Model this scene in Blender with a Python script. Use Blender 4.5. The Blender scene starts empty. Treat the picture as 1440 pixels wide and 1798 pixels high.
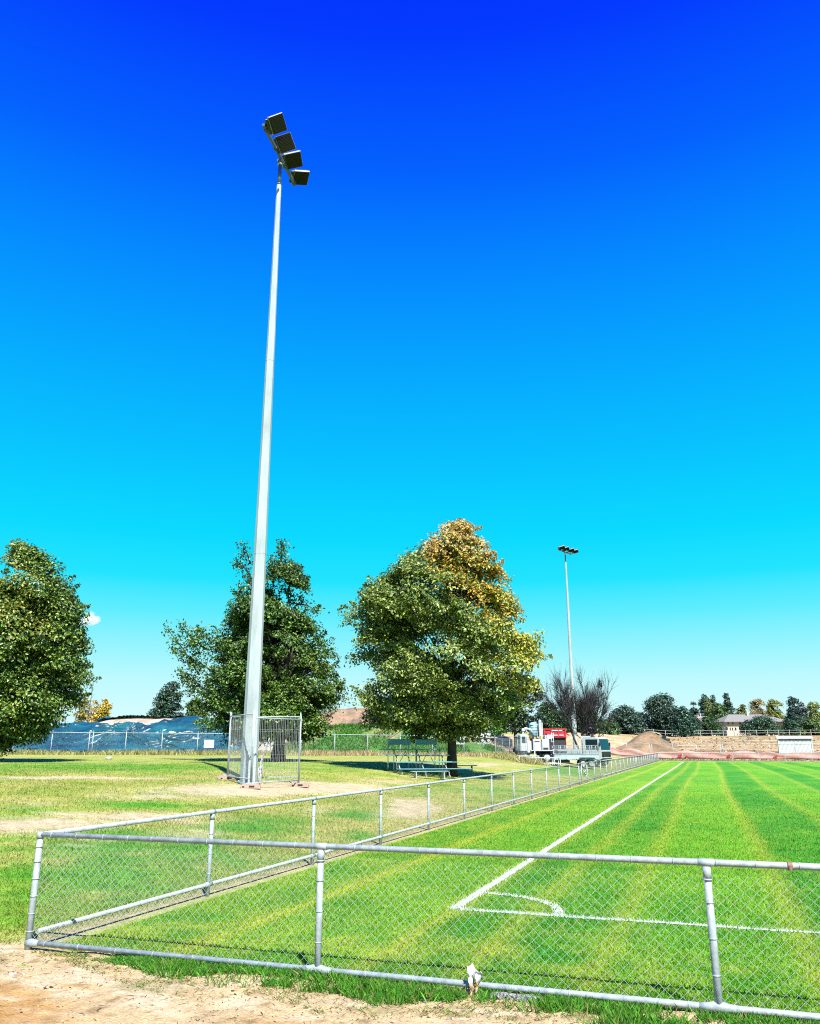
import bpy, math, random, zlib
import numpy as np
from mathutils import Vector, Matrix, Euler

random.seed(7)
rng = np.random.default_rng(7)
sc = bpy.context.scene
COL = sc.collection
R = math.radians

# ------------------------------------------------------------------ camera numbers
F = 1442.0                      # focal length in photo pixels (1440 wide)
PITCH = R(15.95)
CP, SP = math.cos(PITCH), math.sin(PITCH)
CAM_H = 1.8


def ray(x, y):
    U = (x - 720) / F
    V = (899 - y) / F
    return np.array([U, CP - V * SP, V * CP + SP])


def atD(x, y, D):
    r = ray(x, y)
    t = D / r[1]
    return Vector((r[0] * t, D, CAM_H + r[2] * t))


def ground0(x, y, Z=0.0):
    r = ray(x, y)
    t = (Z - CAM_H) / r[2]
    return np.array([r[0] * t, r[1] * t])


def proj(X, Y, Z):
    z = Y * CP + (Z - CAM_H) * SP
    z = np.where(np.abs(z) < 1e-3, 1e-3, z)
    u = (Z - CAM_H) * CP - Y * SP
    return 720 + F * X / z, 899 - F * u / z


# ------------------------------------------------------------------ fence frame (u across the end line, v up the side line)
A = R(19.2)
C0 = np.array([-3.525, 8.382])
EU = np.array([math.cos(A), -math.sin(A)])
EV = np.array([math.sin(A), math.cos(A)])


def W(u, v):
    return C0[0] + EU[0] * u + EV[0] * v, C0[1] + EU[1] * u + EV[1] * v


def UV(x, y):
    dx, dy = x - C0[0], y - C0[1]
    return dx * EU[0] + dy * EU[1], dx * EV[0] + dy * EV[1]


def sstep(a, b, x):
    t = np.clip((np.asarray(x, float) - a) / (b - a), 0, 1)
    return t * t * (3 - 2 * t)


def T_uv(u, v):
    """terrain height: flat field, bank rising on its left, building site rising beyond its far end"""
    u = np.asarray(u, float)
    v = np.asarray(v, float)
    d = np.clip(-u - 0.5, 0, None)
    left = np.interp(d, [0, 0.6, 4, 8, 13, 22, 60, 400], [0, .03, .35, .76, .98, 1.06, 1.3, 3.0])
    far = np.interp(v, [0, 107.5, 112, 122, 136, 152, 170, 190, 215, 245, 400, 4000],
                    [0, 0, .2, .8, 1.6, 2.4, 3.1, 3.9, 4.35, 4.55, 5.5, 9])
    near = sstep(-1.0, 1.5, v)          # left bank eases down towards the track in front
    return left * (0.55 + 0.45 * near) + far


def T(x, y):
    return T_uv(*UV(x, y))


def vnoise(x, y, seed=0):
    x = np.asarray(x, float)
    y = np.asarray(y, float)
    xi = np.floor(x).astype(np.int64)
    yi = np.floor(y).astype(np.int64)
    fx = x - xi
    fy = y - yi
    fx = fx * fx * (3 - 2 * fx)
    fy = fy * fy * (3 - 2 * fy)

    def h(a, b):
        n = (a * 374761393 + b * 668265263 + seed * 974634777) & 0xffffffff
        n = ((n ^ (n >> 13)) * 1274126177) & 0xffffffff
        n = n ^ (n >> 16)
        return (n & 0xffff) / 65535.0
    return (h(xi, yi) * (1 - fx) + h(xi + 1, yi) * fx) * (1 - fy) + (h(xi, yi + 1) * (1 - fx) + h(xi + 1, yi + 1) * fx) * fy


def fbm(x, y, seed=0, oct=4):
    s = 0
    a = .5
    for k in range(oct):
        s = s + a * vnoise(np.asarray(x) * 2 ** k, np.asarray(y) * 2 ** k, seed + k * 17)
        a *= .5
    return s / (1 - .5 ** oct)


def noise3(p, seed=0):
    return (vnoise(p[:, 0] + p[:, 2] * .71, p[:, 1] - p[:, 2] * .53, seed) + vnoise(p[:, 2] + 31.7 + p[:, 0] * .3, p[:, 0] * .6 - p[:, 1] * .8, seed + 5)) * .5


# ------------------------------------------------------------------ object helpers
def tag(o, label=None, cat=None, group=None, kind=None):
    if label: o['label'] = label
    if cat: o['category'] = cat
    if group: o['group'] = group
    if kind: o['kind'] = kind
    return o


def thing(name, label, cat, loc=(0, 0, 0), rz=0.0, group=None):
    o = bpy.data.objects.new(name, None)
    COL.objects.link(o)
    o.empty_display_size = .3
    o.location = loc
    o.rotation_euler = (0, 0, rz)
    return tag(o, label, cat, group)


def place(mesh, name, parent=None, loc=None, rot=None):
    o = bpy.data.objects.new(name, mesh)
    COL.objects.link(o)
    if parent: o.parent = parent
    if loc is not None: o.location = loc
    if rot is not None: o.rotation_euler = rot
    return o


def np_mesh(name, verts, faces, mat, cols=None, smooth=False):
    """verts (N,3); faces (M,k) int"""
    me = bpy.data.meshes.new(name)
    verts = np.asarray(verts, np.float32)
    faces = np.asarray(faces, np.int32)
    k = faces.shape[1]
    me.vertices.add(len(verts))
    me.vertices.foreach_set('co', verts.ravel())
    me.loops.add(faces.size)
    me.loops.foreach_set('vertex_index', faces.ravel())
    me.polygons.add(len(faces))
    me.polygons.foreach_set('loop_start', np.arange(0, faces.size, k, dtype=np.int32))
    me.polygons.foreach_set('loop_total', np.full(len(faces), k, np.int32))
    if smooth:
        me.polygons.foreach_set('use_smooth', np.ones(len(faces), bool))
    if cols is not None:
        at = me.color_attributes.new('Col', 'FLOAT_COLOR', 'POINT')
        c4 = np.ones((len(verts), 4), np.float32)
        c4[:, :3] = cols
        at.data.foreach_set('color', c4.ravel())
    me.materials.append(mat)
    me.update(calc_edges=True)
    me.validate()
    return me


class MB:
    def __init__(s):
        s.v = []
        s.f = []
        s.sm = []

    def add(s, vs, fs, smooth=False):
        b = len(s.v)
        s.v += [tuple(v) for v in vs]
        s.f += [tuple(i + b for i in f) for f in fs]
        s.sm += [smooth] * len(fs)
        return s

    def box(s, c, d, rot=None, taper=1.0, bev=0.0):
        x, y, z = d[0] / 2, d[1] / 2, d[2] / 2
        c = Vector(c)
        if bev > 0:
            # chamfered vertical and horizontal edges: three stacked rings of 8
            b = min(bev, x * .45, y * .45, z * .45)
            def ring(xx, yy, zz, bb):
                return [(-xx + bb, -yy, zz), (xx - bb, -yy, zz), (xx, -yy + bb, zz), (xx, yy - bb, zz), (xx - bb, yy, zz), (-xx + bb, yy, zz), (-xx, yy - bb, zz), (-xx, -yy + bb, zz)]
            vs = ring(x - b, y - b, -z, b * .5) + ring(x, y, -z + b, b) + ring(x * taper, y * taper, z - b, b) + ring((x - b) * taper, (y - b) * taper, z, b * .5)
            fs = [tuple(range(7, -1, -1)), tuple(range(24, 32))]
            for k in range(3):
                for i in range(8):
                    j = (i + 1) % 8
                    fs.append((k * 8 + i, k * 8 + j, (k + 1) * 8 + j, (k + 1) * 8 + i))
        else:
            t = taper
            vs = [(-x, -y, -z), (x, -y, -z), (x, y, -z), (-x, y, -z), (-x * t, -y * t, z), (x * t, -y * t, z), (x * t, y * t, z), (-x * t, y * t, z)]
            fs = [(3, 2, 1, 0), (4, 5, 6, 7), (0, 1, 5, 4), (1, 2, 6, 5), (2, 3, 7, 6), (3, 0, 4, 7)]
        M = rot if rot is not None else Matrix.Identity(3)
        return s.add([c + M @ Vector(v) for v in vs], fs)

    def tube(s, p0, p1, r0, r1=None, n=10, cap=True, smooth=True, phase=0.0):
        p0, p1 = Vector(p0), Vector(p1)
        r1 = r0 if r1 is None else r1
        d = (p1 - p0)
        if d.length < 1e-6: return s
        d.normalize()
        a = Vector((0, 0, 1)) if abs(d.z) < .9 else Vector((1, 0, 0))
        e1 = d.cross(a).normalized()
        e2 = d.cross(e1)
        vs = []
        for (p, r) in ((p0, r0), (p1, r1)):
            for i in range(n):
                t = 2 * math.pi * i / n + phase
                vs.append(p + e1 * (r * math.cos(t)) + e2 * (r * math.sin(t)))
        fs = [(i, (i + 1) % n, n + (i + 1) % n, n + i)[::-1] for i in range(n)]
        s.add(vs, fs, smooth)
        if cap:
            b = len(s.v) - 2 * n
            s.f += [tuple(b + i for i in range(n)), tuple(b + n + i for i in range(n - 1, -1, -1))]
            s.sm += [False, False]
        return s

    def path(s, pts, rs, n=8):
        pts = [Vector(p) for p in pts]
        if not hasattr(rs, '__len__'): rs = [rs] * len(pts)
        rings = []
        e1 = None
        for i, p in enumerate(pts):
            d = (pts[min(i + 1, len(pts) - 1)] - pts[max(i - 1, 0)])
            d = d.normalized() if d.length > 1e-9 else Vector((0, 0, 1))
            if e1 is None:
                a = Vector((0, 0, 1)) if abs(d.z) < .9 else Vector((1, 0, 0))
                e1 = d.cross(a).normalized()
            else:
                e1 = (e1 - d * e1.dot(d)).normalized()
            e2 = d.cross(e1)
            rings.append([p + (e1 * math.cos(2 * math.pi * k / n) + e2 * math.sin(2 * math.pi * k / n)) * rs[i] for k in range(n)])
        vs = [v for r in rings for v in r]
        fs = []
        for i in range(len(pts) - 1):
            for k in range(n):
                j = (k + 1) % n
                fs.append((i * n + k, i * n + j, (i + 1) * n + j, (i + 1) * n + k)[::-1])
        s.add(vs, fs, True)
        b = len(s.v) - len(vs)
        s.f += [tuple(b + i for i in range(n)), tuple(b + len(vs) - n + i for i in range(n - 1, -1, -1))]
        s.sm += [False, False]
        return s

    def prism(s, prof, y0, y1, M=None):
        """profile (x,z) list extruded along y"""
        n = len(prof)
        vs = [Vector((p[0], y0, p[1])) for p in prof] + [Vector((p[0], y1, p[1])) for p in prof]
        if M is not None: vs = [M @ v for v in vs]
        fs = [tuple(range(n)), tuple(range(2 * n - 1, n - 1, -1))]
        fs += [(i, n + i, n + (i + 1) % n, (i + 1) % n) for i in range(n)]
        return s.add(vs, fs)

    def mesh(s, name, mat):
        me = bpy.data.meshes.new(name)
        me.from_pydata([tuple(v) for v in s.v], [], s.f)
        me.polygons.foreach_set('use_smooth', s.sm)
        me.materials.append(mat)
        me.update()
        return me

    def build(s, name, mat, parent=None, loc=None, rot=None):
        return place(s.mesh(name, mat), name, parent, loc, rot)


# ------------------------------------------------------------------ materials
def new_mat(name):
    m = bpy.data.materials.new(name)
    m.use_nodes = True
    nt = m.node_tree
    for n in list(nt.nodes): nt.nodes.remove(n)
    out = nt.nodes.new('ShaderNodeOutputMaterial')
    return m, nt, out


def N(nt, typ, **kw):
    n = nt.nodes.new(typ)
    for k, v in kw.items():
        if k in ('operation', 'blend_type', 'data_type', 'noise_dimensions', 'attribute_name', 'layer_name', 'feature', 'wave_type', 'bands_direction'):
            setattr(n, k, v)
        else:
            n.inputs[k].default_value = v
    return n


def surf(name, col, rough=.5, metal=0.0, var=.25, scale=6.0, bump=.0, bscale=40.0, col2=None, spec=.5, thr=(.35, .7), stretch=None):
    """principled with mottled noise between col and col2 (or darker/lighter col) and optional bump"""
    m, nt, out = new_mat(name)
    L = nt.links.new
    p = N(nt, 'ShaderNodeBsdfPrincipled', Roughness=rough, Metallic=metal)
    p.inputs['Specular IOR Level'].default_value = spec
    tc = N(nt, 'ShaderNodeTexCoord')
    src = tc.outputs['Object']
    if stretch:
        mp = N(nt, 'ShaderNodeMapping', Scale=stretch)
        L(src, mp.inputs['Vector'])
        src = mp.outputs['Vector']
    no = N(nt, 'ShaderNodeTexNoise', Scale=scale, Detail=6.0, Roughness=.6)
    L(src, no.inputs['Vector'])
    cr = N(nt, 'ShaderNodeValToRGB')
    c2 = col2 or tuple(c * (1 - var) for c in col)
    cr.color_ramp.elements[0].position = thr[0]
    cr.color_ramp.elements[1].position = thr[1]
    cr.color_ramp.elements[0].color = (*c2, 1)
    cr.color_ramp.elements[1].color = (*col, 1)
    L(no.outputs['Fac'], cr.inputs['Fac'])
    L(cr.outputs['Color'], p.inputs['Base Color'])
    if bump > 0:
        nb = N(nt, 'ShaderNodeTexNoise', Scale=bscale, Detail=5.0)
        L(src, nb.inputs['Vector'])
        b = N(nt, 'ShaderNodeBump', Strength=bump, Distance=.02)
        L(nb.outputs['Fac'], b.inputs['Height'])
        L(b.outputs['Normal'], p.inputs['Normal'])
    L(p.outputs['BSDF'], out.inputs['Surface'])
    return m


def attr_mat(name, rough=.8, nscale=8.0, namp=.5, bump=.3, bscale=60.0, trans=0.0, spec=.3, scales2=None):
    """colour from the 'Col' attribute (the thing's own colour) times fine procedural mottling"""
    m, nt, out = new_mat(name)
    L = nt.links.new
    p = N(nt, 'ShaderNodeBsdfPrincipled', Roughness=rough)
    p.inputs['Specular IOR Level'].default_value = spec
    at = N(nt, 'ShaderNodeAttribute', attribute_name='Col')
    tc = N(nt, 'ShaderNodeTexCoord')
    col = at.outputs['Color']
    for k, (s, a) in enumerate([(nscale, namp)] + (scales2 or [])):
        if a <= 0: continue
        no = N(nt, 'ShaderNodeTexNoise', Scale=s, Detail=4.0, Roughness=.65)
        L(tc.outputs['Object'], no.inputs['Vector'])
        mr = N(nt, 'ShaderNodeMapRange')
        mr.inputs['From Min'].default_value = .3
        mr.inputs['From Max'].default_value = .7
        mr.inputs['To Min'].default_value = 1 - a
        mr.inputs['To Max'].default_value = 1 + a
        L(no.outputs['Fac'], mr.inputs['Value'])
        vm = N(nt, 'ShaderNodeVectorMath', operation='SCALE')
        L(col, vm.inputs[0])
        L(mr.outputs['Result'], vm.inputs['Scale'])
        col = vm.outputs[0]
    L(col, p.inputs['Base Color'])
    if bump > 0:
        nb = N(nt, 'ShaderNodeTexNoise', Scale=bscale, Detail=4.0)
        L(tc.outputs['Object'], nb.inputs['Vector'])
        b = N(nt, 'ShaderNodeBump', Strength=bump, Distance=.03)
        L(nb.outputs['Fac'], b.inputs['Height'])
        L(b.outputs['Normal'], p.inputs['Normal'])
    if trans > 0:
        tr = N(nt, 'ShaderNodeBsdfTranslucent')
        L(col, tr.inputs['Color'])
        mx = N(nt, 'ShaderNodeMixShader', Fac=trans)
        L(p.outputs['BSDF'], mx.inputs[1])
        L(tr.outputs['BSDF'], mx.inputs[2])
        L(mx.outputs['Shader'], out.inputs['Surface'])
    else:
        L(p.outputs['BSDF'], out.inputs['Surface'])
    return m


M_GALV = surf('galvanised_steel', (.33, .385, .40), .42, .0, .38, 18, .08, 60)
M_WIRE = surf('galvanised_wire', (.42, .465, .45), .5, .0, .3, 30, spec=.25)
M_WIRE2 = surf('weathered_wire', (.20, .22, .20), .6, .0, .3, 30, spec=.2)
M_POLE = surf('pole_steel', (.37, .43, .44), .45, .0, .34, 2.2, .06, 30, stretch=(1, 1, .25))
M_SPIG = surf('dull_steel', (.10, .14, .20), .45, .3, .3, 12)
M_BLACK = surf('black_powdercoat', (.007, .007, .009), .45, .0, .4, 20)
M_LENS = surf('lamp_glass', (.006, .006, .007), .3, .0, .3, 30, spec=.25)
M_LED = surf('lamp_louvre', (.010, .008, .007), .6, 0, .3, 40)
M_RIM = surf('lamp_rim', (.30, .31, .33), .4, .0, .2, 10)
M_BRKT = surf('dull_bracket', (.07, .08, .09), .5, .3, .3, 12)
M_RUST = surf('rust', (.28, .16, .11), .8, 0, .6, 60)
M_CONC = surf('concrete', (.34, .31, .27), .9, 0, .3, 25, .3, 80)
M_FOOT = surf('pinkish_block', (.40, .28, .22), .8, 0, .3, 20, .2, 60)
M_WHITE = surf('white_paint', (.42, .45, .46), .4, 0, .22, 6)
M_PALEW = surf('pale_blue_white', (.36, .45, .48), .45, 0, .3, 4)
M_PALEB = surf('pale_blue_paint', (.25, .42, .5), .4, 0, .3, 8)
M_TYRE = surf('tyre_rubber', (.012, .012, .013), .8, 0, .3, 30)
M_DARK = surf('dark_chassis', (.02, .02, .024), .6, 0, .4, 20)
M_GLASS = surf('dark_glass', (.006, .022, .028), .12, 0, .3, 3, spec=.5)
M_RED = surf('red_paint', (.42, .02, .03), .45, 0, .35, 5)
M_ALU = surf('aluminium', (.20, .29, .31), .4, .0, .25, 10)
M_BLUESEAT = surf('blue_grey_vinyl', (.08, .27, .33), .5, 0, .3, 5)
M_BARK = surf('bark', (.05, .036, .026), .9, 0, .6, 12, .8, 25, stretch=(1, 1, .3))
M_BARKG = surf('grey_bark', (.030, .028, .030), .9, 0, .5, 10, .4, 25)
M_SOIL = attr_mat('soil', .95, 3.0, .35, .8, 14.0, scales2=[(18, .3)])
M_LAWN = attr_mat('lawn', .9, 30.0, .45, .8, 70.0, scales2=[(4.0, .25), (.9, .12)])
M_TURF = attr_mat('turf', .9, 34.0, .38, .7, 80.0, scales2=[(7.0, .2), (1.2, .1)])
M_DIRT = attr_mat('dirt', .95, 9.0, .16, .6, 60.0, scales2=[(45, .28), (2.2, .12)])
M_BLADE = attr_mat('grass_blades', .6, 1.0, 0, 0, 1, trans=.35, spec=.25)
M_LEAF = attr_mat('leaves', .42, 1.0, 0, 0, 1, trans=.22, spec=.5)
M_LINE = surf('line_paint', (.50, .54, .50), .9, 0, .45, 40, col2=(.16, .34, .08), thr=(.34, .52))
M_STONE = attr_mat('pebbles', .9, 40, .3, 0)
M_NET = surf('orange_mesh', (.36, .13, .115), .7, 0, .45, 1.2, col2=(.32, .23, .18))
M_CONT = surf('container_steel', (.50, .56, .55), .45, 0, .15, 3)
M_WALL = surf('rendered_wall', (.46, .40, .32), .85, 0, .2, 1.5)
M_ROOF = surf('roof_tiles', (.20, .20, .18), .85, 0, .35, 5, .4, 12)
M_DKWIN = surf('dark_window', (.01, .012, .016), .2, 0, .3, 3)
M_SIGN = surf('sign_white', (.75, .76, .76), .5, 0, .06, 4)
M_PLAST = surf('white_plastic', (.42, .44, .42), .4, 0, .35, 9, .5, 14)
M_YEL = surf('yellow_print', (.60, .48, .03), .5, 0, .2, 20)
M_BAG = surf('sandbag_cloth', (.68, .68, .66), .8, 0, .2, 9, .3, 30)


def tarp_mat():
    m, nt, out = new_mat('tarpaulin')
    L = nt.links.new
    p = N(nt, 'ShaderNodeBsdfPrincipled', Roughness=.36)
    p.inputs['Specular IOR Level'].default_value = .45
    tc = N(nt, 'ShaderNodeTexCoord')
    mp = N(nt, 'ShaderNodeMapping', Scale=(.35, 1, 1.6))
    mp.inputs['Rotation'].default_value = (0, R(20), 0)
    L(tc.outputs['Object'], mp.inputs['Vector'])
    no = N(nt, 'ShaderNodeTexNoise', Scale=.9, Detail=3.0, Roughness=.5, Distortion=.6)
    L(mp.outputs['Vector'], no.inputs['Vector'])
    cr = N(nt, 'ShaderNodeValToRGB')
    cr.color_ramp.elements[0].position = .35
    cr.color_ramp.elements[1].position = .7
    cr.color_ramp.elements[0].color = (.004, .034, .055, 1)
    cr.color_ramp.elements[1].color = (.012, .095, .115, 1)
    L(no.outputs['Fac'], cr.inputs['Fac'])
    L(cr.outputs['Color'], p.inputs['Base Color'])
    b = N(nt, 'ShaderNodeBump', Strength=.1, Distance=.2)
    L(no.outputs['Fac'], b.inputs['Height'])
    L(b.outputs['Normal'], p.inputs['Normal'])
    L(p.outputs['BSDF'], out.inputs['Surface'])
    return m


M_TARP = tarp_mat()


def mixc(a, b, t):
    t = np.asarray(t)[..., None]
    return np.asarray(a) * (1 - t) + np.asarray(b) * t


# ------------------------------------------------------------------ ground colours
G_DARK = np.array([.020, .190, .002])
G_MID = np.array([.110, .290, .004])
G_YEL = np.array([.265, .325, .020])


def pitch_col(u, v):
    wob = (fbm(v * .030, u * .0 + 3.1, 11, 1) - .5) * .38 + (vnoise(v * .22, u * .1, 5) - .5) * .08
    uu = u + wob * np.clip(v / 30, 0, 1)
    ph = (uu - 1.40) / 1.80
    fr = ph - np.floor(ph)
    par = np.floor(ph) % 2
    edge = np.minimum(fr, 1 - fr) * 1.80
    amp = .55 + .45 * vnoise(v * .15, np.floor(ph) * 3.7, 9)
    track = np.exp(-(edge / .16) ** 2) * amp * (.62 + .38 * (np.floor(ph) % 3 != 1))
    tr2 = np.exp(-((np.abs(uu - 4.02)) / .16) ** 2) * .7
    track = np.maximum(track, tr2)
    band = np.where(par > .5, .17, .70) + (fr - .5) * .2 + .12 * sstep(40, 100, v)
    pat = fbm(u * .7, v * .35, 21, 4)
    fine = fbm(u * 3.1, v * 2.2, 41, 3)
    t = np.clip(band + (pat - .5) * 1.2 + (fine - .5) * .7, 0, 1)
    c = mixc(G_DARK, G_MID, t)
    # drier towards the side fence and the near end
    dry = np.clip(.75 * np.exp(-np.clip(u - .3, 0, None) / 2.4) + .55 * np.exp(-((v - 1.2) / .55) ** 2) * (fine > .45), 0, 1)
    track = np.clip(track * .72 + dry * (.35 + .9 * (fine - .35)), 0, 1)
    return mixc(c, G_YEL, track)


L_BASE = np.array([.170, .245, .020])
L_LUSH_SHADE = np.array([.065, .225, .006])
L_STRAW = np.array([.31, .295, .075])
L_BARE = np.array([.40, .325, .19])
# bare, lush and mesh-shaded patches of the lawn, seen positions turned into ground points by the terrain mesh
BARE = [(40, 1452, 170, 13, 1.), (210, 1434, 150, 8, .9), (330, 1441, 60, 7, .6), (430, 1387, 165, 10, 1.05), (545, 1385, 125, 10, 1.35), (640, 1388, 60, 6, .8),
        (725, 1420, 60, 18, .75), (300, 1396, 130, 7, .6), (110, 1366, 200, 3.5, .75), (690, 1372, 60, 6, .5), (560, 1420, 30, 8, .4), (60, 1415, 60, 6, .35),
        (1010, 1338, 60, 5, .6), (860, 1343, 80, 4, .5), (330, 1470, 60, 12, .5), (150, 1478, 40, 10, .4)]
LUSH_SHADE = [(240, 1412, 100, 8, .95), (285, 1391, 45, 4, .7), (435, 1452, 75, 14, .95), (615, 1430, 55, 10, .9), (180, 1346, 300, 7, .7), (60, 1422, 50, 6, .5),
        (860, 1385, 80, 12, .5), (40, 1540, 80, 60, .55), (620, 1345, 120, 6, .5), (740, 1390, 40, 8, .4), (1000, 1355, 60, 9, .8), (640, 1470, 40, 10, .7), (190, 1530, 170, 60, .75), (330, 1500, 110, 30, .8)]  # last two patches also paint the fence mesh's shadows as darker green


def lawn_col(X, Y, Z):
    px, py = proj(X, Y, Z)
    front = (Y > 3)
    n1 = fbm(X * .8, Y * .8, 3, 4)
    n2 = fbm(X * 2.6, Y * 2.6, 13, 3)
    b = np.zeros_like(X)
    l = np.zeros_like(X)
    wx = (vnoise(X * .5, Y * .5, 77) - .5)
    for (x, y, rx, ry, s) in BARE:
        b = np.maximum(b, s * np.exp(-(((px - x) / rx) ** 2 + ((py - y) / ry + wx * 1.2) ** 2)))
    for (x, y, rx, ry, s) in LUSH_SHADE:
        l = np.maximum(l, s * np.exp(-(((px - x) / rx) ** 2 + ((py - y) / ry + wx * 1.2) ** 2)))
    b = np.where(front, b, 0)
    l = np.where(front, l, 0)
    u, v = UV(X, Y)
    strip = np.exp(-((u + .12) / .22) ** 2) * ((v > -.2) & (v < 107))
    c = mixc(L_BASE, L_STRAW, np.clip((n1 - .40) * 2.6 + .42 * sstep(11, 18, Y), 0, .92))
    c = mixc(c, L_LUSH_SHADE, np.clip(l * 1.6 + (n2 - .55) * 1.8, 0, 1))
    bb = np.clip(b * 1.8 - .28 + (n2 - .5) * 1.5, 0, 1) * (b > .05)
    c = mixc(c, L_BARE, np.clip(np.maximum(bb, strip * .8), 0, 1))
    # building site beyond the far end: ochre and buff soil in bands
    site = sstep(107.6, 110, v + (n1 - .5) * 3) * sstep(-25, -6, u)
    band = fbm(u * .06, v * .45, 91, 4)
    sc_ = mixc(np.array([.36, .27, .15]), np.array([.29, .175, .06]), np.clip((band - .35) * 3, 0, 1))
    sc_ = mixc(sc_, np.array([.20, .22, .06]), np.clip((fbm(u * .08, v * .3, 63, 3) - .55) * 4, 0, .75) * (v > 150))
    sc_ = mixc(sc_, np.array([.42, .35, .22]), np.clip((n2 - .52) * 2.5, 0, .7))
    dk = np.clip((fbm(u * .10, v * .9, 133, 3) - .56) * 7, 0, .75)
    sc_ = mixc(sc_, np.array([.10, .065, .03]), dk)
    c = mixc(c, sc_, site)
    far = sstep(230, 300, v)
    c = mixc(c, np.array([.10, .12, .04]), far)
    return c, np.clip(np.maximum(bb, strip), 0, 1)


def grid_mesh(name, us, vs, zfun, colfun, mat, world=False):
    U, V = np.meshgrid(us, vs)
    u = U.ravel()
    v = V.ravel()
    X, Y = W(u, v)
    Z = zfun(u, v)
    cols = colfun(u, v, X, Y, Z)
    nu = len(us)
    i = np.arange(len(us) - 1)
    j = np.arange(len(vs) - 1)
    I, J = np.meshgrid(i, j)
    a = (J * nu + I).ravel()
    faces = np.stack([a, a + 1, a + nu + 1, a + nu], 1)
    return np_mesh(name, np.stack([u, v, Z], 1), faces, mat, cols, True)


FRAME_LOC = (C0[0], C0[1], 0)
us = np.unique(np.concatenate([np.arange(-46, 1.01, .35), np.linspace(-140, -46, 60), np.linspace(1, 90, 90), np.linspace(90, 300, 40), np.linspace(-600, -140, 24), np.array([-3000, -2000, -1200, 500, 900, 1600, 3000])]))
vs = np.unique(np.concatenate([np.arange(-8, 72, .35), np.arange(72, 160, .8), np.linspace(160, 330, 80), np.linspace(-40, -8, 12), np.array([-3000, -600, -120, 400, 600, 1000, 2000, 3500])]))
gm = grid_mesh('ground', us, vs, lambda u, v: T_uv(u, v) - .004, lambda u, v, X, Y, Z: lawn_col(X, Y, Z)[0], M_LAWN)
go = place(gm, 'ground', None, FRAME_LOC, (0, 0, -A))
tag(go, 'worn yellow green lawn and bare building ground around the field', 'ground', kind='structure')

us = np.arange(.16, 76, .16)
vs = np.unique(np.concatenate([np.arange(.16, 34, .16), np.arange(34, 107.3, .5)]))
pm = grid_mesh('playing_field', us, vs, lambda u, v: u * 0 + .006, lambda u, v, X, Y, Z: pitch_col(u, v), M_TURF)
po = place(pm, 'playing_field', None, FRAME_LOC, (0, 0, -A))
tag(po, 'bright green mown sports field with paler mower tracks', 'playing field', kind='structure')

# dirt track in front of the end fence
D_OR = np.array([.31, .175, .055])
D_PALE = np.array([.38, .285, .15])


def dirt_z(u, v):
    return T_uv(u, v) + .008 + .034 * (fbm(u * 2.6, v * 2.6, 8, 4) - .5) + .020 * (fbm(u * 13, v * 13, 18, 3) - .5)


def dirt_col(u, v, X, Y, Z):
    n = fbm(u * .9, v * 1.7, 51, 4)
    t = np.clip((-v - .75) * .9 + (n - .5) * 3.0, 0, 1)
    c = mixc(D_PALE, D_OR, t)
    k = fbm(u * 11, v * 11, 61, 3)
    c = mixc(c, np.array([.17, .11, .045]), np.clip((k - .60) * 6, 0, .8))
    k2 = fbm(u * 3, v * 7, 67, 3)
    c = mixc(c, np.array([.46, .38, .25]), np.clip((k2 - .55) * 5, 0, .6))
    g = fbm(u * 1.6, v * 1.6, 71, 3)
    return mixc(c, np.array([.16, .15, .05]), np.clip((g - .6) * 4, 0, .5) * (v > -.9))


us = np.arange(-9, 14, .05)
vs = np.unique(np.concatenate([np.arange(-4.5, .14, .05), np.array([-7, -6, -5.2])]))
dm = grid_mesh('dirt_path', us, vs, dirt_z, dirt_col, M_DIRT)
do = place(dm, 'dirt_path', None, FRAME_LOC, (0, 0, -A))
tag(do, 'bare sandy dirt path in front of the end fence', 'dirt path', kind='structure')


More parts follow.
